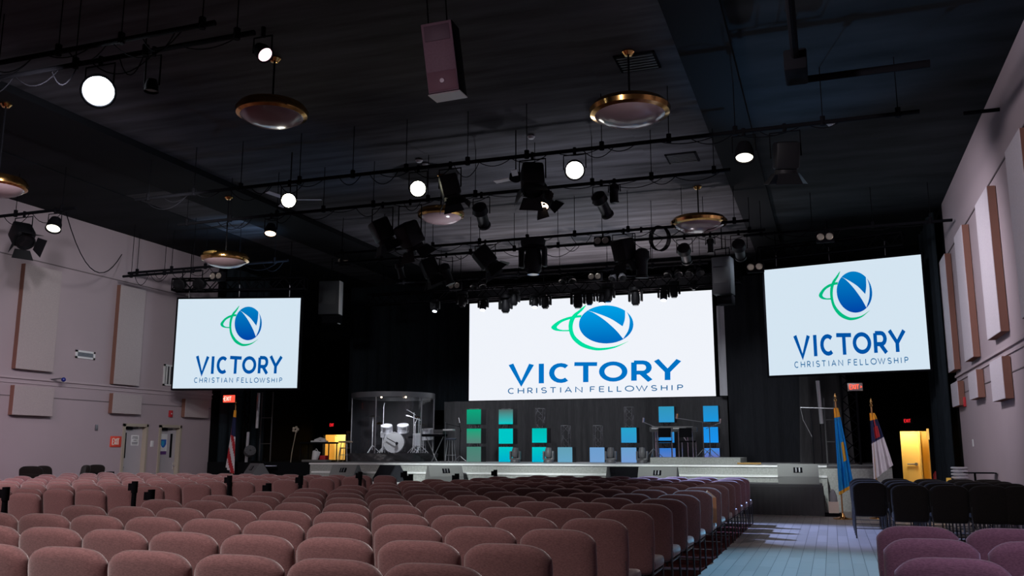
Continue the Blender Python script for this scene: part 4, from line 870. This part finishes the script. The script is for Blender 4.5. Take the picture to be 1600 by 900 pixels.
# leaning white boom on the ladder frame, right
p = at_Y(1263, 641, 24.5); q = at_Y(1304, 643, 24.5); t = thing('microphone_stand', 'tall boom microphone stand left of the blue flag', 'microphone stand', (at_Y(1273, 700, 24.2).x, 24.0-1.2, .70))
x0 = t.location.x; MB().tube([(0, 0, .02), (-.02, 0, p.z-.75)], .012).build('stand_pole', blackm, t); MB().tube([(-.25, 0, p.z-.70), (.55, 0, p.z-.74)], .012).tube([(-.25, 0, p.z-.70), (-.2, 0, p.z-1.0), (-.02, 0, p.z-1.4)], .006).build('boom_arm', greym, t)
MB().lathe([(.14, 0), (.14, .015), (.02, .03)], 20).build('round_base', greym, t)
# paper bag and gear behind the flag
p = at_Y(1305, 806, 21.9); t = thing('tissue_bag', 'small cream carton with a grey bag on top at the flag base', 'box', (p.x-.02, 22.15, 0)); MB().box((-.11, -.1, .08), (.11, .1, .33)).build('carton', mat('cream_card', (.70, .58, .50), .8), t, 0); MB().lathe([(.09, .33), (.085, .45), (.05, .56), (.02, .60)], 12).build('grey_bag', mat('bag_grey', (.25, .25, .27), .7), t); MB().box((-.2, -.12, .0), (.2, .12, .08)).build('dark_tray', blackm, t, 0)

# tray of glasses on table and music stand, right wall
p = at_z(1500, 744, .80); TY = 25.6; p = at_Y(1502, 742, 21.6)
t = thing('small_table', 'small dark wooden table under stacked metal trays near the right wall', 'table', (p.x-.05, 21.6, 0)); MB().rbox((-.30, -.25, .70), (.30, .25, .80), .01).build('tabletop', woodm, t)
for x in (-.26, .26):
    for y in (-.2, .2): MB().tube([(x, y, .7), (x, y, 0)], .02).build('leg', woodm, t)
for k in range(5):
    t2 = tag(MB().lathe([(.001, 0), (.115, 0), (.125, .012), (.165, .022), (.17, .045), (.155, .058), (.001, .060)], 28).build('communion_tray', mat('tray_metal', (.75, .75, .8), .28, .6), loc=(p.x-.03, 21.6, .805+.066*k)), f'round polished metal tray, {["lowest", "second lowest", "middle", "second highest", "topmost"][k]} of the stack of five', 'tray', 'stack of polished metal trays')
t = tag(MB().lathe([(.001, 0), (.05, 0), (.05, .1), (.001, .1)], 14).build('candle_cup', mat('gold_cup', (.7, .45, .08), .4, emit=(.6, .35, .05), es=.2), loc=(p.x-.26, 21.5, .80)), 'small glowing gold cup at the table corner', 'cup')
p2 = at_Y(1523, 738, 19.95); t = thing('music_stand', 'black flat topped music stand in front of the right wall', 'music stand', (p2.x, 19.95, 0)); MB().rbox((-.18, -.2, p2.z-.02), (.36, .2, p2.z+.0), .008).build('desk_plate', blackm, t); MB().tube([(0, 0, .02), (0, 0, p2.z-.02)], .02).build('stand_pole', blackm, t)
for k in range(3): a = k*2*PI/3; MB().tube([(0, 0, .2), (.25*math.cos(a), .25*math.sin(a), .01)], .010).build('tripod_leg', blackm, t)
p = at_Y(1456, 738, 28.0); t = thing('fire_extinguisher', 'red fire extinguisher right of the yellow doorway', 'fire extinguisher', (2.9, 30.2, .35)); MB().lathe([(.07, 0), (.07, .4), (.03, .47), (.02, .5)], 16).build('cylinder_body', redp, t); MB().tube([(0, 0, .5), (-.08, 0, .52), (-.09, 0, .3)], .012).build('hose', blackm, t); MB().box((.02, -.04, .0), (.10, .04, .45)).build('wall_bracket', blackm, t)
p = at_Y(1491, 678, 27.9)
tag(MB().rbox((-.03, -.02, -.15), (.03, .02, .15), .008).build('wall_sconce', mat('sconce_lit', (.8, .5, .15), .5, emit=(1, .55, .12), es=.8), loc=(2.55, 27.75, at_Y(1491, 678, 27.75).z)), 'small amber lit fixture high on the dark right corner', 'lamp')

# ------------------------------------------------------------------ pipes
def pipe(px0, px1, py0, z, label, x0=None, x1=None, r=.035, hang=None, double=False):
    A = at_z(px0, py0, z); Y = A.y
    xa = x0 if x0 is not None else A.x; xb = x1 if x1 is not None else CAM.x+(ray(px1, py0).x/ray(px1, py0).y)*Y
    xb = x1 if x1 is not None else None
    if xb is None:
        lo, hi = -19, 3                                 # find X whose image column is px1
        for _ in range(40):
            m = (lo+hi)/2; v = Vector((m, Y, z))-CAM
            if v.dot(RT)/v.dot(FW)*F+800 < px1: lo = m
            else: hi = m
        xb = (lo+hi)/2
    t = thing('lighting_pipe', label, 'lighting pipe', (xa, Y, z)); MB().tube([(0, 0, 0), (xb-xa, 0, 0)], r, 10).build('pipe_tube', blackm, t)
    n = max(2, int((xb-xa)/1.25)); rr = random.Random(int(Y*100))
    for k in range(n+1):
        x = (xb-xa)*(k+.15+.2*rr.random())/(n+.5); x = min(x, xb-xa-.02)
        MB().tube([(x, 0, 0), (x, 0, ZC-z+.34)], .008, 5).tube([(x, 0, -.05), (x, 0, .10)], .045, 6).build('hanger_rod', blackm, t)
    for k in range(n*2):
        x = (xb-xa)*(k+rr.random()*.8)/(n*2); L = rr.uniform(.4, 1.2); d = rr.uniform(.06, .28)
        if x+L < xb-xa: MB().tube([(x+L*i/8, .04, -d*4*(i/8)*(1-i/8)) for i in range(9)], .008, 5).build('slack_cable', blackm, t)
    return Y, z
P = {}
P['0a'] = pipe(0, 0, 98, 6.7, 'black lighting pipe highest in the upper left', x0=-12, x1=-6.9)
P['0b'] = pipe(0, 0, 122, 6.7, 'black lighting pipe behind the highest one, upper left', x0=-12.5, x1=-6.6)
P['1'] = pipe(400, 0, 291, 6.7, 'long lighting pipe carrying the four lit cans across the room', x0=-13.6, x1=1.6)
P['2'] = pipe(700, 0, 309, 6.7, 'second long lighting pipe from left wall side to right beam', x0=-14.2, x1=-1.5)
P['3'] = pipe(800, 0, 374.5, 6.7, 'third long lighting pipe behind the centre domes', x0=-12.4, x1=-1.5)
P['4'] = pipe(800, 0, 390, 6.7, 'fourth long lighting pipe, close behind the third', x0=-13, x1=-1.2)
P['5'] = pipe(800, 0, 431, 6.7, 'fifth lighting pipe just before the black header', x0=-12.8, x1=-3.0)
P['l'] = pipe(198, 0, 427, 6.5, 'lighting pipe above the left screen truss', x0=-18.85, x1=-13.5)
P['l2'] = pipe(205, 0, 431, 6.2, 'lower lighting pipe above the left screen truss', x0=-18.2, x1=-15.6)
P['t'] = pipe(0, 0, 338, 6.7, 'lighting pipe before the left wall carrying two lamps', x0=-18.9, x1=-15.3)
P['r'] = pipe(1300, 0, 358, 6.7, 'lighting pipe above the right screen reaching the right wall', x0=-1.75, x1=2.93)
t = thing('ceiling_pipe', 'thick black pipe bent in an L on the upper right ceiling', 'pipe', (-.16, 12.9, 6.75)); MB().tube([(0, -8, 0), (0, 0, 0), (1.75, 0, 0)], .055, 10).build('pipe_tube', blackm, t); MB().tube([(0, 0, 0), (0, 0, .9)], .01).build('hanger_rod', blackm, t); MB().rbox((-.15, -.9, -.2), (.15, -.3, .1), .03).build('junction_box', blackm, t)
p = at_X(1562, 171, XR); t = tag(MB().tube([(0, 0, 0), (-.55, 0, 0)], .035).build('wall_bracket_bar', blackm, loc=(XR, p.y, p.z)), 'short black bar sticking out of the right wall near the ceiling', 'bar')

# screen trusses
def htruss(A, B, w_, n, label):
    t = thing('screen_truss', label, 'truss', A); mb = MB(); truss(mb, (0, 0, 0), tuple(Vector(B)-Vector(A)), w_, n, .028, .016); mb.build('truss_frame', blackm, t)
    D = Vector(B)-Vector(A)
    for k in (.12, .5, .88): q = D*k; MB().tube([tuple(q), (q.x, q.y, ZC-A[2]+.3)], .012, 6).build('hanger_chain', blackm, t); MB().tube([tuple(q), (q.x, q.y, -.38)], .012, 6).build('screen_hook', greym, t)
d = Vector((math.cos(aL), math.sin(aL), 0)); A = LS[3]+Vector((0, 0, .42))-d*.15; htruss(A, A+d*(LW+.3), .34, 13, 'black box truss carrying the left screen')
d = Vector((math.cos(aR), math.sin(aR), 0)); A = RS[0]+Vector((0, 0, RH+.45))-d*.1; htruss(A, A+d*(RW-.3), .34, 13, 'black box truss carrying the right screen')
FYT = 26.3; fa = at_Y(690, 469, FYT); fb = at_Y(1112, 440, FYT); fz = (fa.z+fb.z)/2
t = thing('front_truss', 'long black box truss in front of the top of the video wall', 'truss', (-14.3, FYT, fz+.1)); mb = MB(); truss(mb, (0, 0, 0), (12.1, 0, 0), .34, 36, .028, .014); mb.build('truss_frame', blackm, t)
for k in range(5): x = .5+k*2.8; MB().tube([(x, 0, 0), (x, 0, ZC-fz+.2)], .012, 6).build('hanger_chain', blackm, t)

# ------------------------------------------------------------------ hanging lamps (origin at the pipe, local -Z down)
def xat(px, Y, z):
    lo, hi = -19, 3
    for _ in range(40):
        m = (lo+hi)/2; v = Vector((m, Y, z))-CAM
        if v.dot(RT)/v.dot(FW)*F+800 < px: lo = m
        else: hi = m
    return (lo+hi)/2
def hang(px, key, drop=.33):
    Y, z = P[key]; return Vector((xat(px, Y, z-drop), Y, z))
def par(px, key, label, m, d, s=1.0, drop=.33, light=0, col=(1, .93, .85)):
    o = hang(px, key, drop); t = thing('par_can', label, 'stage light', o, 0, 'lit par cans' if m is not glassd else 'unlit par cans'); c = Vector((0, 0, -drop)); r = .15*s
    MB().tube([(0, 0, .05), (0, 0, -.08)], .03, 8).tube([(-r-.03, 0, -drop), (-r-.03, 0, -.08), (r+.03, 0, -.08), (r+.03, 0, -drop)], .012, 6).build('yoke', blackm, t)
    D = Vector(d).normalized(); M = aim(c, D)
    h = MB().lathe([(.05*s, .17*s), (.10*s, .15*s), (r*.95, .02), (r, -.12*s), (r*1.05, -.13*s), (r*.93, -.125*s), (r*.90, -.06*s), (.001, -.05*s)], 24, 0, M).build('can', blackm, t, 40)
    MB().lathe([(.001, 0), (r*.88, 0), (r*.88, .004), (.001, .004)], 20, 0, M @ Matrix.Translation((0, 0, -.10*s))).build('lens', m, h)
    if light: spot('can_light', o+c+D*.25, o+c+D*4, light, col, 70, .8, .08)
def tocam(o, k=1.0, dz=-2.0): v = (CAM-o); return (v.x, v.y, v.z+dz)
par(154, '0b', 'blazing white lamp high at the upper left, brightest in the room', lampww, tocam(hang(154, '0b')), 1.45, .42, 0)
par(451, '1', 'lit can lamp in front of the left ceiling fan', mat('lit_lamp_yellowish', (1, 1, 1), .5, emit=(1, .97, .72), es=22), tocam(hang(451, '1'), dz=-1.5), 1.0, .36, 150)
par(653, '1', 'blazing lit can lamp left of the centre dome', mat('lit_lamp_yellowish', (1, 1, 1), .5), tocam(hang(653, '1'), dz=-.3), 1.05, .40, 0)
par(898, '1', 'lit can lamp right of centre on the long pipe', lampw, tocam(hang(898, '1'), dz=-3.5), 1.15, .34, 150)
par(850, '2', 'small warm lit can lamp below the big black fixture', lampwarm, (-.4, -2, -3.5), .85, .30, 60, (1, .8, .6))
par(1163, '1', 'lit can lamp at the right end of the long pipe', mat('lit_lamp_soft', (1, 1, 1), .5, emit=(1, .95, .78), es=2.2), (0, -1.2, -3.5), 1.05, .36, 60)
par(423, '2', 'small warm lit can lamp left, near the pale ceiling strip', lampwarm, (.5, -1, -3), .9, .34, 50, (1, .8, .65))
par(85, 't', 'lit can lamp hanging before the left wall', mat('lit_lamp_soft', (1, 1, 1), .5), (1, -1.6, -3.5), 1.05, .33, 60)
par(410, '0b', 'pinkish lit lamp above the left dome', mat('lit_lamp_pink', (1, 1, 1), .5, emit=(1, .62, .70), es=3), (1.5, -.3, -1.5), .7, .28, 30, (1, .8, .85))
par(237, '0b', 'small silver tubular lamp right of the blazing lamp', glassd, (0, 0, -1), .6, .5, 0)
blk2 = mat('lamp_black', (.009, .009, .011), .55, spec=.2)
def fresnel(px, key, label, d, s=1.0, drop=.36, doors=True):
    o = hang(px, key, drop); t = thing('fresnel_lamp', label, 'stage light', o, 0, 'unlit fresnel lamps with barn doors'); D = Vector(d).normalized(); M = aim((0, 0, -drop), D)
    MB().tube([(0, 0, .05), (0, 0, -.08)], .03, 8).tube([(-.19*s, 0, -drop), (-.19*s, 0, -.09), (.19*s, 0, -.09), (.19*s, 0, -drop)], .014, 6).build('yoke', blackm, t)
    b = MB().rbox((-.15*s, -.15*s, -.16*s), (.15*s, .15*s, .20*s), .04*s, 0, M).lathe([(.14*s, -.16*s), (.15*s, -.22*s), (.13*s, -.22*s), (.13*s, -.16*s)], 20, 0, M).build('lamp_body', blk2, t, 40)
    MB().lathe([(.001, -.19*s), (.125*s, -.185*s), (.125*s, -.18*s), (.001, -.18*s)], 20, 0, M).build('lens', glassd, b)
    if doors:
        for k in range(4):
            MM = M @ Matrix.Rotation(k*PI/2, 4, 'Z') @ Matrix.Translation((0, .15*s, -.21*s)) @ Matrix.Rotation(R(35), 4, 'X')
            MB().add([(-.12*s, 0, 0), (.12*s, 0, 0), (.17*s, 0, -.17*s), (-.17*s, 0, -.17*s), (-.12*s, .004, 0), (.12*s, .004, 0), (.17*s, .004, -.17*s), (-.17*s, .004, -.17*s)], [(0, 1, 2, 3), (7, 6, 5, 4), (0, 4, 5, 1), (1, 5, 6, 2), (2, 6, 7, 3), (3, 7, 4, 0)], 0, MM).build('barn_door', blk2, t, 0)
fresnel(35, 't', 'black fresnel with open barn doors before the left wall', (1.6, -.6, -1.5), 1.35, .5)
fresnel(1228, '1', 'black barn door fresnel at the right end of the long pipe', (-.2, .8, -2.5), 1.25, .52)
fresnel(832, '1', 'large black fresnel hanging left of the lit can right of centre', (.3, -.6, -2), 1.3, .45)
fresnel(845, '2', 'black fresnel directly above the small warm lamp', (.5, .8, -1), 1.1, .15)
fresnel(758, '3', 'black barn door fresnel right of the centre dome, lower pipe', (1.2, .6, -1.6), 1.45, .42)
fresnel(703, '1', 'big black fixture hanging above the centre dome', (.6, .3, -2.5), 1.15, .45)
fresnel(975, '3', 'large black fixture left in the cluster under the right twin lamps', (.3, .5, -2), 1.45, .50)
fresnel(640, '2', 'dim black fresnel left of the centre dome', (.4, .8, -1.4), 1.4, .75)
fresnel(597, '2', 'dark fresnel hanging alone over the dark left centre', (.6, .6, -1.6), 1.3, .6)
fresnel(672, '4', 'black fixture cluster below the centre dome', (.6, .4, -1.6), 1.4, .35)
def ellip(px, key, label, d, s=1.0, drop=.34, r=.10, L=.5):
    o = hang(px, key, drop); t = thing('spot_lamp', label, 'stage light', o, 0, 'long barrel spot lamps'); M = aim((0, 0, -drop), Vector(d).normalized())
    MB().tube([(0, 0, .05), (0, 0, -.08)], .03, 8).tube([(-.16*s, 0, -drop), (-.16*s, 0, -.08), (.16*s, 0, -.08), (.16*s, 0, -drop)], .012, 6).build('yoke', blackm, t)
    b = MB().lathe([(.06*s, L*.45*s), (.13*s, L*.35*s), (.14*s, .05*s), (r*s, 0), (r*s, -L*.5*s), (r*1.15*s, -L*.52*s), (r*1.15*s, -L*.6*s), (r*s*.9, -L*.6*s)], 20, 0, M).build('lamp_barrel', blk2, t, 40)
    MB().lathe([(.001, 0), (r*s*.9, 0), (r*s*.9, .005)], 18, 0, M @ Matrix.Translation((0, 0, -L*.59*s))).build('lens', glassd, b)
for a in ((940, '2', 'small round black spot lamp hanging right of centre', (.2, .8, -.6), 1.1, .42), (960, '2', 'narrow black box spot beside the small round lamp', (0, .1, -2), .75, .22), (752, '2', 'round black spot lamp right of the centre dome', (-.1, .8, -.5), 1.15, .42),
    (1070, '4', 'round black lamp hanging left under the right dome', (0, .9, -.4), 1.2, .42), (1155, '4', 'round black lamp beside the right line speaker', (0, .9, -.4), 1.2, .42), (1110, '4', 'small pale cone lamp under the right dome', (0, 0, -1), .7, .26), (625, '4', 'small black lamp left of the fixture cluster', (.1, .4, -1), .9, .3),
    (697, '4', 'leaning black barrel in the cluster below the centre dome', (.5, .2, -1.4), 1.15, .5), (1003, '3', 'grey bellied barrel lamp right in the cluster', (-.1, .2, -2), 1.35, .78)): ellip(*a)
def mover(px, Y, z, label, s=1.0, lit=False, tilt=0, g='moving heads hanging over the stage'):
    x = xat(px, Y, z-.3); return moving_head((x, Y, z), label, False, lit, s, tilt, g, rz=0, m=blk2)
mover(833, P['3'][0], 6.65, 'large black moving head hanging on the third pipe', 1.75, False, 0)
for px, lit, lab, s, dz in ((755, 1, 'lit moving head at the left end of the video wall', 1.0, 0), (790, 0, 'black moving head beside the leftmost lit one', 1.25, 0), (803, 0, 'tall box shaped head touching its left neighbour', 1.1, .15), (836, 1, 'lit moving head third from the left of the wall', 1.0, 0), (852, 0, 'black moving head right of the third lit one', 1.1, 0), (903, 0, 'wide black projector like head left of the globe top', 1.3, .05), (921, 0, 'black head squeezed beside the wide one', 1.0, 0),
    (941, 1, 'lit moving head directly above the globe', 1.0, 0), (950, 0, 'dark tall head right behind the globe lamp', 1.2, .15), (993, 0, 'dark moving head right of the globe', 1.2, 0), (1037, 1, 'lit moving head towards the right of the wall', 1.0, 0), (1053, 0, 'slim dark head beside the right lit one', 1.05, .1), (1084, 0, 'smallest dark head at the right end of the truss', .6, .1), (680, 1, 'cool lit head left of the video wall', .9, 0), (722, 0, 'pale edged head left of the wall corner', 1.1, .2)):
    mover(px, FYT-.15, fz-.03+dz, lab, s*.9, bool(lit), R(-18) if lit else 0)
for px, key, lab in ((748, '5', 'small twin scoop lamp on the fifth pipe, left'), (887, '5', 'small twin scoop lamp on the fifth pipe, middle'), (965, '5', 'small scoop lamp near the grey barrel lamp'), (1052, '5', 'small scoop lamp towards the right of fifth pipe'), (1086, '5', 'twin scoop lamp at the right end of the fifth pipe')):
    o = hang(px, key, .2); t = thing('scoop_lamp', lab, 'stage light', o, 0, 'small scoop lamps on the fifth pipe'); mb = MB(); mb.tube([(0, 0, .05), (0, 0, -.15)], .025, 6).tube([(-.12, 0, -.2), (-.12, 0, -.1), (.12, 0, -.1), (.12, 0, -.2)], .012, 6); mb.build('yoke', blackm, t)
    for s in (-1, 1): MB().lathe([(.05, .08), (.11, -.02), (.12, -.10), (.10, -.09), (.001, -.0)], 16, 0, aim((s*.13, 0, -.22), (s*.3, -.6, -1))).build('scoop_shade', blk2, t)
def blinder(p, label, s=1.0):
    t = thing('twin_blinder', label, 'stage light', p, 0, 'twin bulb blinder lamps'); b = MB().rbox((-.22*s, -.05, -.13*s), (.22*s, .1, .13*s), .02).build('lamp_housing', blackm, t); MB().tube([(0, .05, .13*s), (0, .12, .3*s)], .02).build('clamp', blackm, t)
    for k in (-1, 1): MB().lathe([(.001, .0), (.055*s, .005), (.085*s, .03), (.09*s, .035), (.085*s, .02)], 18, 0, xform((k*.105*s, -.055, 0), 0, PI/2)).build('reflector_bulb', bulb, t)
for px, py, key, lab in ((941, 377, '4', 'twin bulb blinder on the fourth pipe right of centre'), (930, 432.5, '5', 'twin bulb blinder on the fifth pipe above the globe'), (711, 447, '5', 'twin bulb blinder on the fifth pipe above the drums'), (1180, 418, 'r', 'twin bulb blinder between line speaker and right screen'), (1289, 371, 'r', 'twin bulb blinder over the right screen'), (340, 432, 'l', 'twin bulb blinder above the left screen truss'), (538, 408, '5', 'twin bulb blinder above the left line speaker')):
    Y = P[key][0]-.12; p = at_Y(px, py, Y); blinder(p, lab, .95)
for px, py, lab in ((281, 444, 'round black lamp at the left end of the left screen truss'), (312, 444, 'second round black lamp on the left screen truss')):
    Y = 21.6; p = at_Y(px, py, Y); t = thing('round_lamp', lab, 'stage light', p); MB().lathe([(.10, .18), (.17, .1), (.19, -.08), (.16, -.09), (.001, -.04)], 20, 0, aim((0, 0, 0), (.2, -1, -.4))).build('lamp_can', blk2, t); MB().tube([(0, .1, .1), (0, .1, .45)], .015).build('clamp', blackm, t)

# ------------------------------------------------------------------ ceiling domes
def dome(px, py, X, wpx, label, canopy=True):
    p = at_X(px, py, X); dep = (p-CAM).dot(FW); r = wpx/F*dep/2
    t = thing('dome_pendant', label, 'ceiling light', (p.x, p.y, ZC+.04 if abs(X+8.08) < .1 else (ZC-.1 if X < -13 else ZC+.02)), 0, 'brass rimmed dome pendants'); z = p.z-t.location.z
    MB().lathe([(r*.70, z+.10), (r*.90, z+.13), (r, z+.05), (r*.97, z-.02), (r*.86, z-.045), (r*.84, z-.02), (r*.80, z+.08), (r*.70, z+.10)], 48).build('brass_ring', brass, t, 50)
    MB().lathe([(r*.87, z-.035), (r*.84, z-.065), (r*.60, z-.14), (r*.3, z-.18), (.001, z-.19)], 48).build('glass_bowl', bowl, t, 60)
    MB().tube([(0, 0, z+.06), (0, 0, 0)], .016, 8).build('down_rod', blackm, t); MB().lathe([(.10, 0), (.10, -.02), (.06, -.07), (.02, -.08)], 20).build('ceiling_canopy', brass, t)
    MB().lathe([(.001, z+.14), (r*.3, z+.13), (r*.9, z+.10)], 32).build('upper_pan', blackm, t)
dome(984, 176, -2.66, 127, 'brass rimmed dome pendant at the upper right, nearest'); dome(1092, 350, -2.66, 88, 'brass rimmed dome pendant before the line speaker'); dome(425, 178, -8.08, 112, 'brass rimmed dome pendant at the upper left')
dome(689, 337, -8.08, 74, 'brass rimmed dome pendant near the middle of the ceiling'); dome(352, 406, -13.5, 74, 'brass rimmed dome pendant above the left screen'); dome(-4, 291, -13.5, 88, 'brass rimmed dome pendant cut by the left edge')
# ceiling fans
def cfan(px, py, Y, label, r=.65, a0=0, z=None):
    p = at_Y(px, py, Y); t = thing('ceiling_fan', label, 'ceiling fan', p); MB().lathe([(.04, .12), (.12, .08), (.13, -.03), (.06, -.08), (.001, -.09)], 20).build('fan_motor', blackm, t); MB().tube([(0, 0, .1), (0, 0, ZC+.3-p.z)], .012).build('down_rod', blackm, t)
    for k in range(3):
        MM = xform((0, 0, 0), a0+k*2*PI/3, 0) @ Matrix.Rotation(R(10), 4, 'X'); MB().rbox((.14, -.06, -.005), (r, .06, .005), .004, 0, MM).build('fan_blade', whitep, t, 0)
cfan(453, 312, 15.6, 'white bladed ceiling fan behind the left lit can', .66, R(20)); cfan(806, 278, 15.9, 'white bladed ceiling fan left of the large black fixture', .5, R(165))
# ceiling vents
for px, py, lab in ((1066, 246, 'black louvred ceiling vent beside the right beam'), (996, 96, 'black louvred ceiling vent near the small brass canopy')):
    p = at_z(px, py, ZC+.02); t = thing('ceiling_vent', lab, 'vent', p); darkg = MATS['black_metal']; MB().box((-.33, -.33, -.02), (.33, -.29, 0)).box((-.33, .29, -.02), (.33, .33, 0)).box((-.33, -.33, -.02), (-.29, .33, 0)).box((.29, -.33, -.02), (.33, .33, 0)).build('vent_frame', darkg, t, 0)
    mb = MB()
    for k in range(6): mb.box((-.29, -.26+.1*k, -.03), (.29, -.22+.1*k, -.02))
    mb.build('vent_slats', mat('vent_dark', (.02, .02, .024), .5), t, 0)
for px, py, lab in ((830, 214, 'tiny ceiling sensor on a short stem above the pipes'), (655, 251, 'small pale ceiling disc above the blazing can'), (665, 257, 'second small pale ceiling disc'), (1298, 193, 'small pale ceiling disc over the right pipe')):
    p = at_z(px, py, ZC+.0); tag(MB().lathe([(.07, .02), (.08, 0), (.05, -.04), (.001, -.05)], 16).build('ceiling_sensor', mat('sensor_grey', (.3, .3, .32), .5), loc=p), lab, 'sensor')

# ------------------------------------------------------------------ hanging speakers
spk = mat('speaker_pink_lit', (.36, .24, .30), .55, noise=.08, scale=40)  # pink light on the speaker front is put into its colours
q = at_z(681, 34, 7.15); dep = (q-CAM).dot(FW); s = dep/F; wv, hv = 51*s, 1.30
t = thing('hanging_speaker', 'large pink lit loudspeaker hanging near the top centre', 'speaker', q, R(8), rot=(R(10), R(-5), R(8)))
hv = 112*s*1.0; MB().rbox((-wv/2, 0, -hv), (wv/2, .42, 0), .015).build('cabinet', blackm, t)
MB().rbox((-wv/2+.01, -.02, -hv+.01), (wv/2-.01, 0, -.01), .008).build('front_grille', spk, t)
MB().rbox((-wv*.4, -.03, -hv*.27), (wv*.4, -.018, -.05*hv), .006).build('horn_panel', mat('horn_grey', (.2, .14, .18), .5), t); MB().rbox((-wv*.45, -.03, -hv*.97), (wv*.45, -.018, -hv*.70), .006).build('woofer_panel', mat('woofer_pink_lit', (.34, .19, .24), .5), t)
MB().lathe([(.001, .0), (.04, 0), (.03, .02), (.001, .02)], 14, 0, xform((0, -.035, -hv*.84), 0, PI/2)).build('badge', chrome, t)
MB().box((-wv/2, -.02, -hv-.015), (wv/2, .43, -hv)).build('bottom_plate', whitep, t, 0)
MB().tube([(wv*.3, .1, 0), (wv*.3, .3, .9)], .010).tube([(-wv*.3, .1, 0), (-wv*.3, .3, .9)], .010).build('hanger_cable', blackm, t)
def line_speaker(l, r_, t0, b0, Y, label, rz):
    A, B = at_Y(l, t0, Y), at_Y(r_, b0, Y); w_, h = B.x-A.x, A.z-B.z; t = thing('line_speaker', label, 'speaker', ((A.x+B.x)/2, Y, A.z), rz)
    m = mat('speaker_slate', (.022, .026, .032), .6)
    MB().rbox((-w_/2, 0, -h), (w_/2, .45, 0), .015).build('cabinet', m, t); MB().rbox((-w_*.42, -.012, -h*.70), (w_*.36, 0, -h*.28), .005).build('grille', mat('grille_dark', (.03, .035, .04), .6), t)
    MB().tube([(-w_*.4, .2, 0), (-w_*.4, .2, .25), (w_*.4, .2, .27), (w_*.4, .2, 0)], .02).tube([(0, .2, .25), (0, .2, ZC-A.z+.3)], .015).build('rigging_frame', blackm, t)
    if rz > 0: MB().rbox((w_/2, .02, -h), (w_/2+.03, .30, 0), .006).rbox((w_*.42, .1, -h-.3), (w_*.48, .3, -h-.05), .006).build('side_plate', whitep, t)
    MB().rbox((-w_*.3, .02, -h-.28), (w_*.5, .4, -h-.04), .01).build('lower_cabinet', blackm, t)
line_speaker(500, 527, 440, 490, 25.0, 'dark line speaker hanging right of the left screen', R(10))
line_speaker(1111, 1143, 402, 458, 24.6, 'dark line speaker hanging left of the right screen', R(-8))
# junction cables between pipes
for (a, b, ka, kb, lab) in ((1040, 1065, '3', '3', 'coil of black cable hanging near the right dome'),):
    o = hang(1028, '3', .0); mb = MB()
    for k in range(4): mb.tube([(.02*k+.22*math.cos(2*PI*i/20), .03*k, -.25+.30*math.sin(2*PI*i/20)) for i in range(21)], .012, 6)
    tag(mb.build('cable_coil', blackm, loc=o), lab, 'cable')
def cable(pts, label, r=.012):
    P0 = pts[0]; tag(MB().tube([tuple(Vector(p)-Vector(P0)) for p in pts], r, 6).build('hanging_cable', blackm, loc=P0), label, 'cable')
Yt = P['t'][0]; a = Vector((xat(103, Yt, 6.6), Yt, 6.62)); b = Vector((-18.9, 20.0, 7.0)); 
cable([a.lerp(b, i/12)-Vector((0, 0, .9*4*(i/12)*(1-i/12))) for i in range(13)], 'slack cable from left lamp to the ceiling edge')
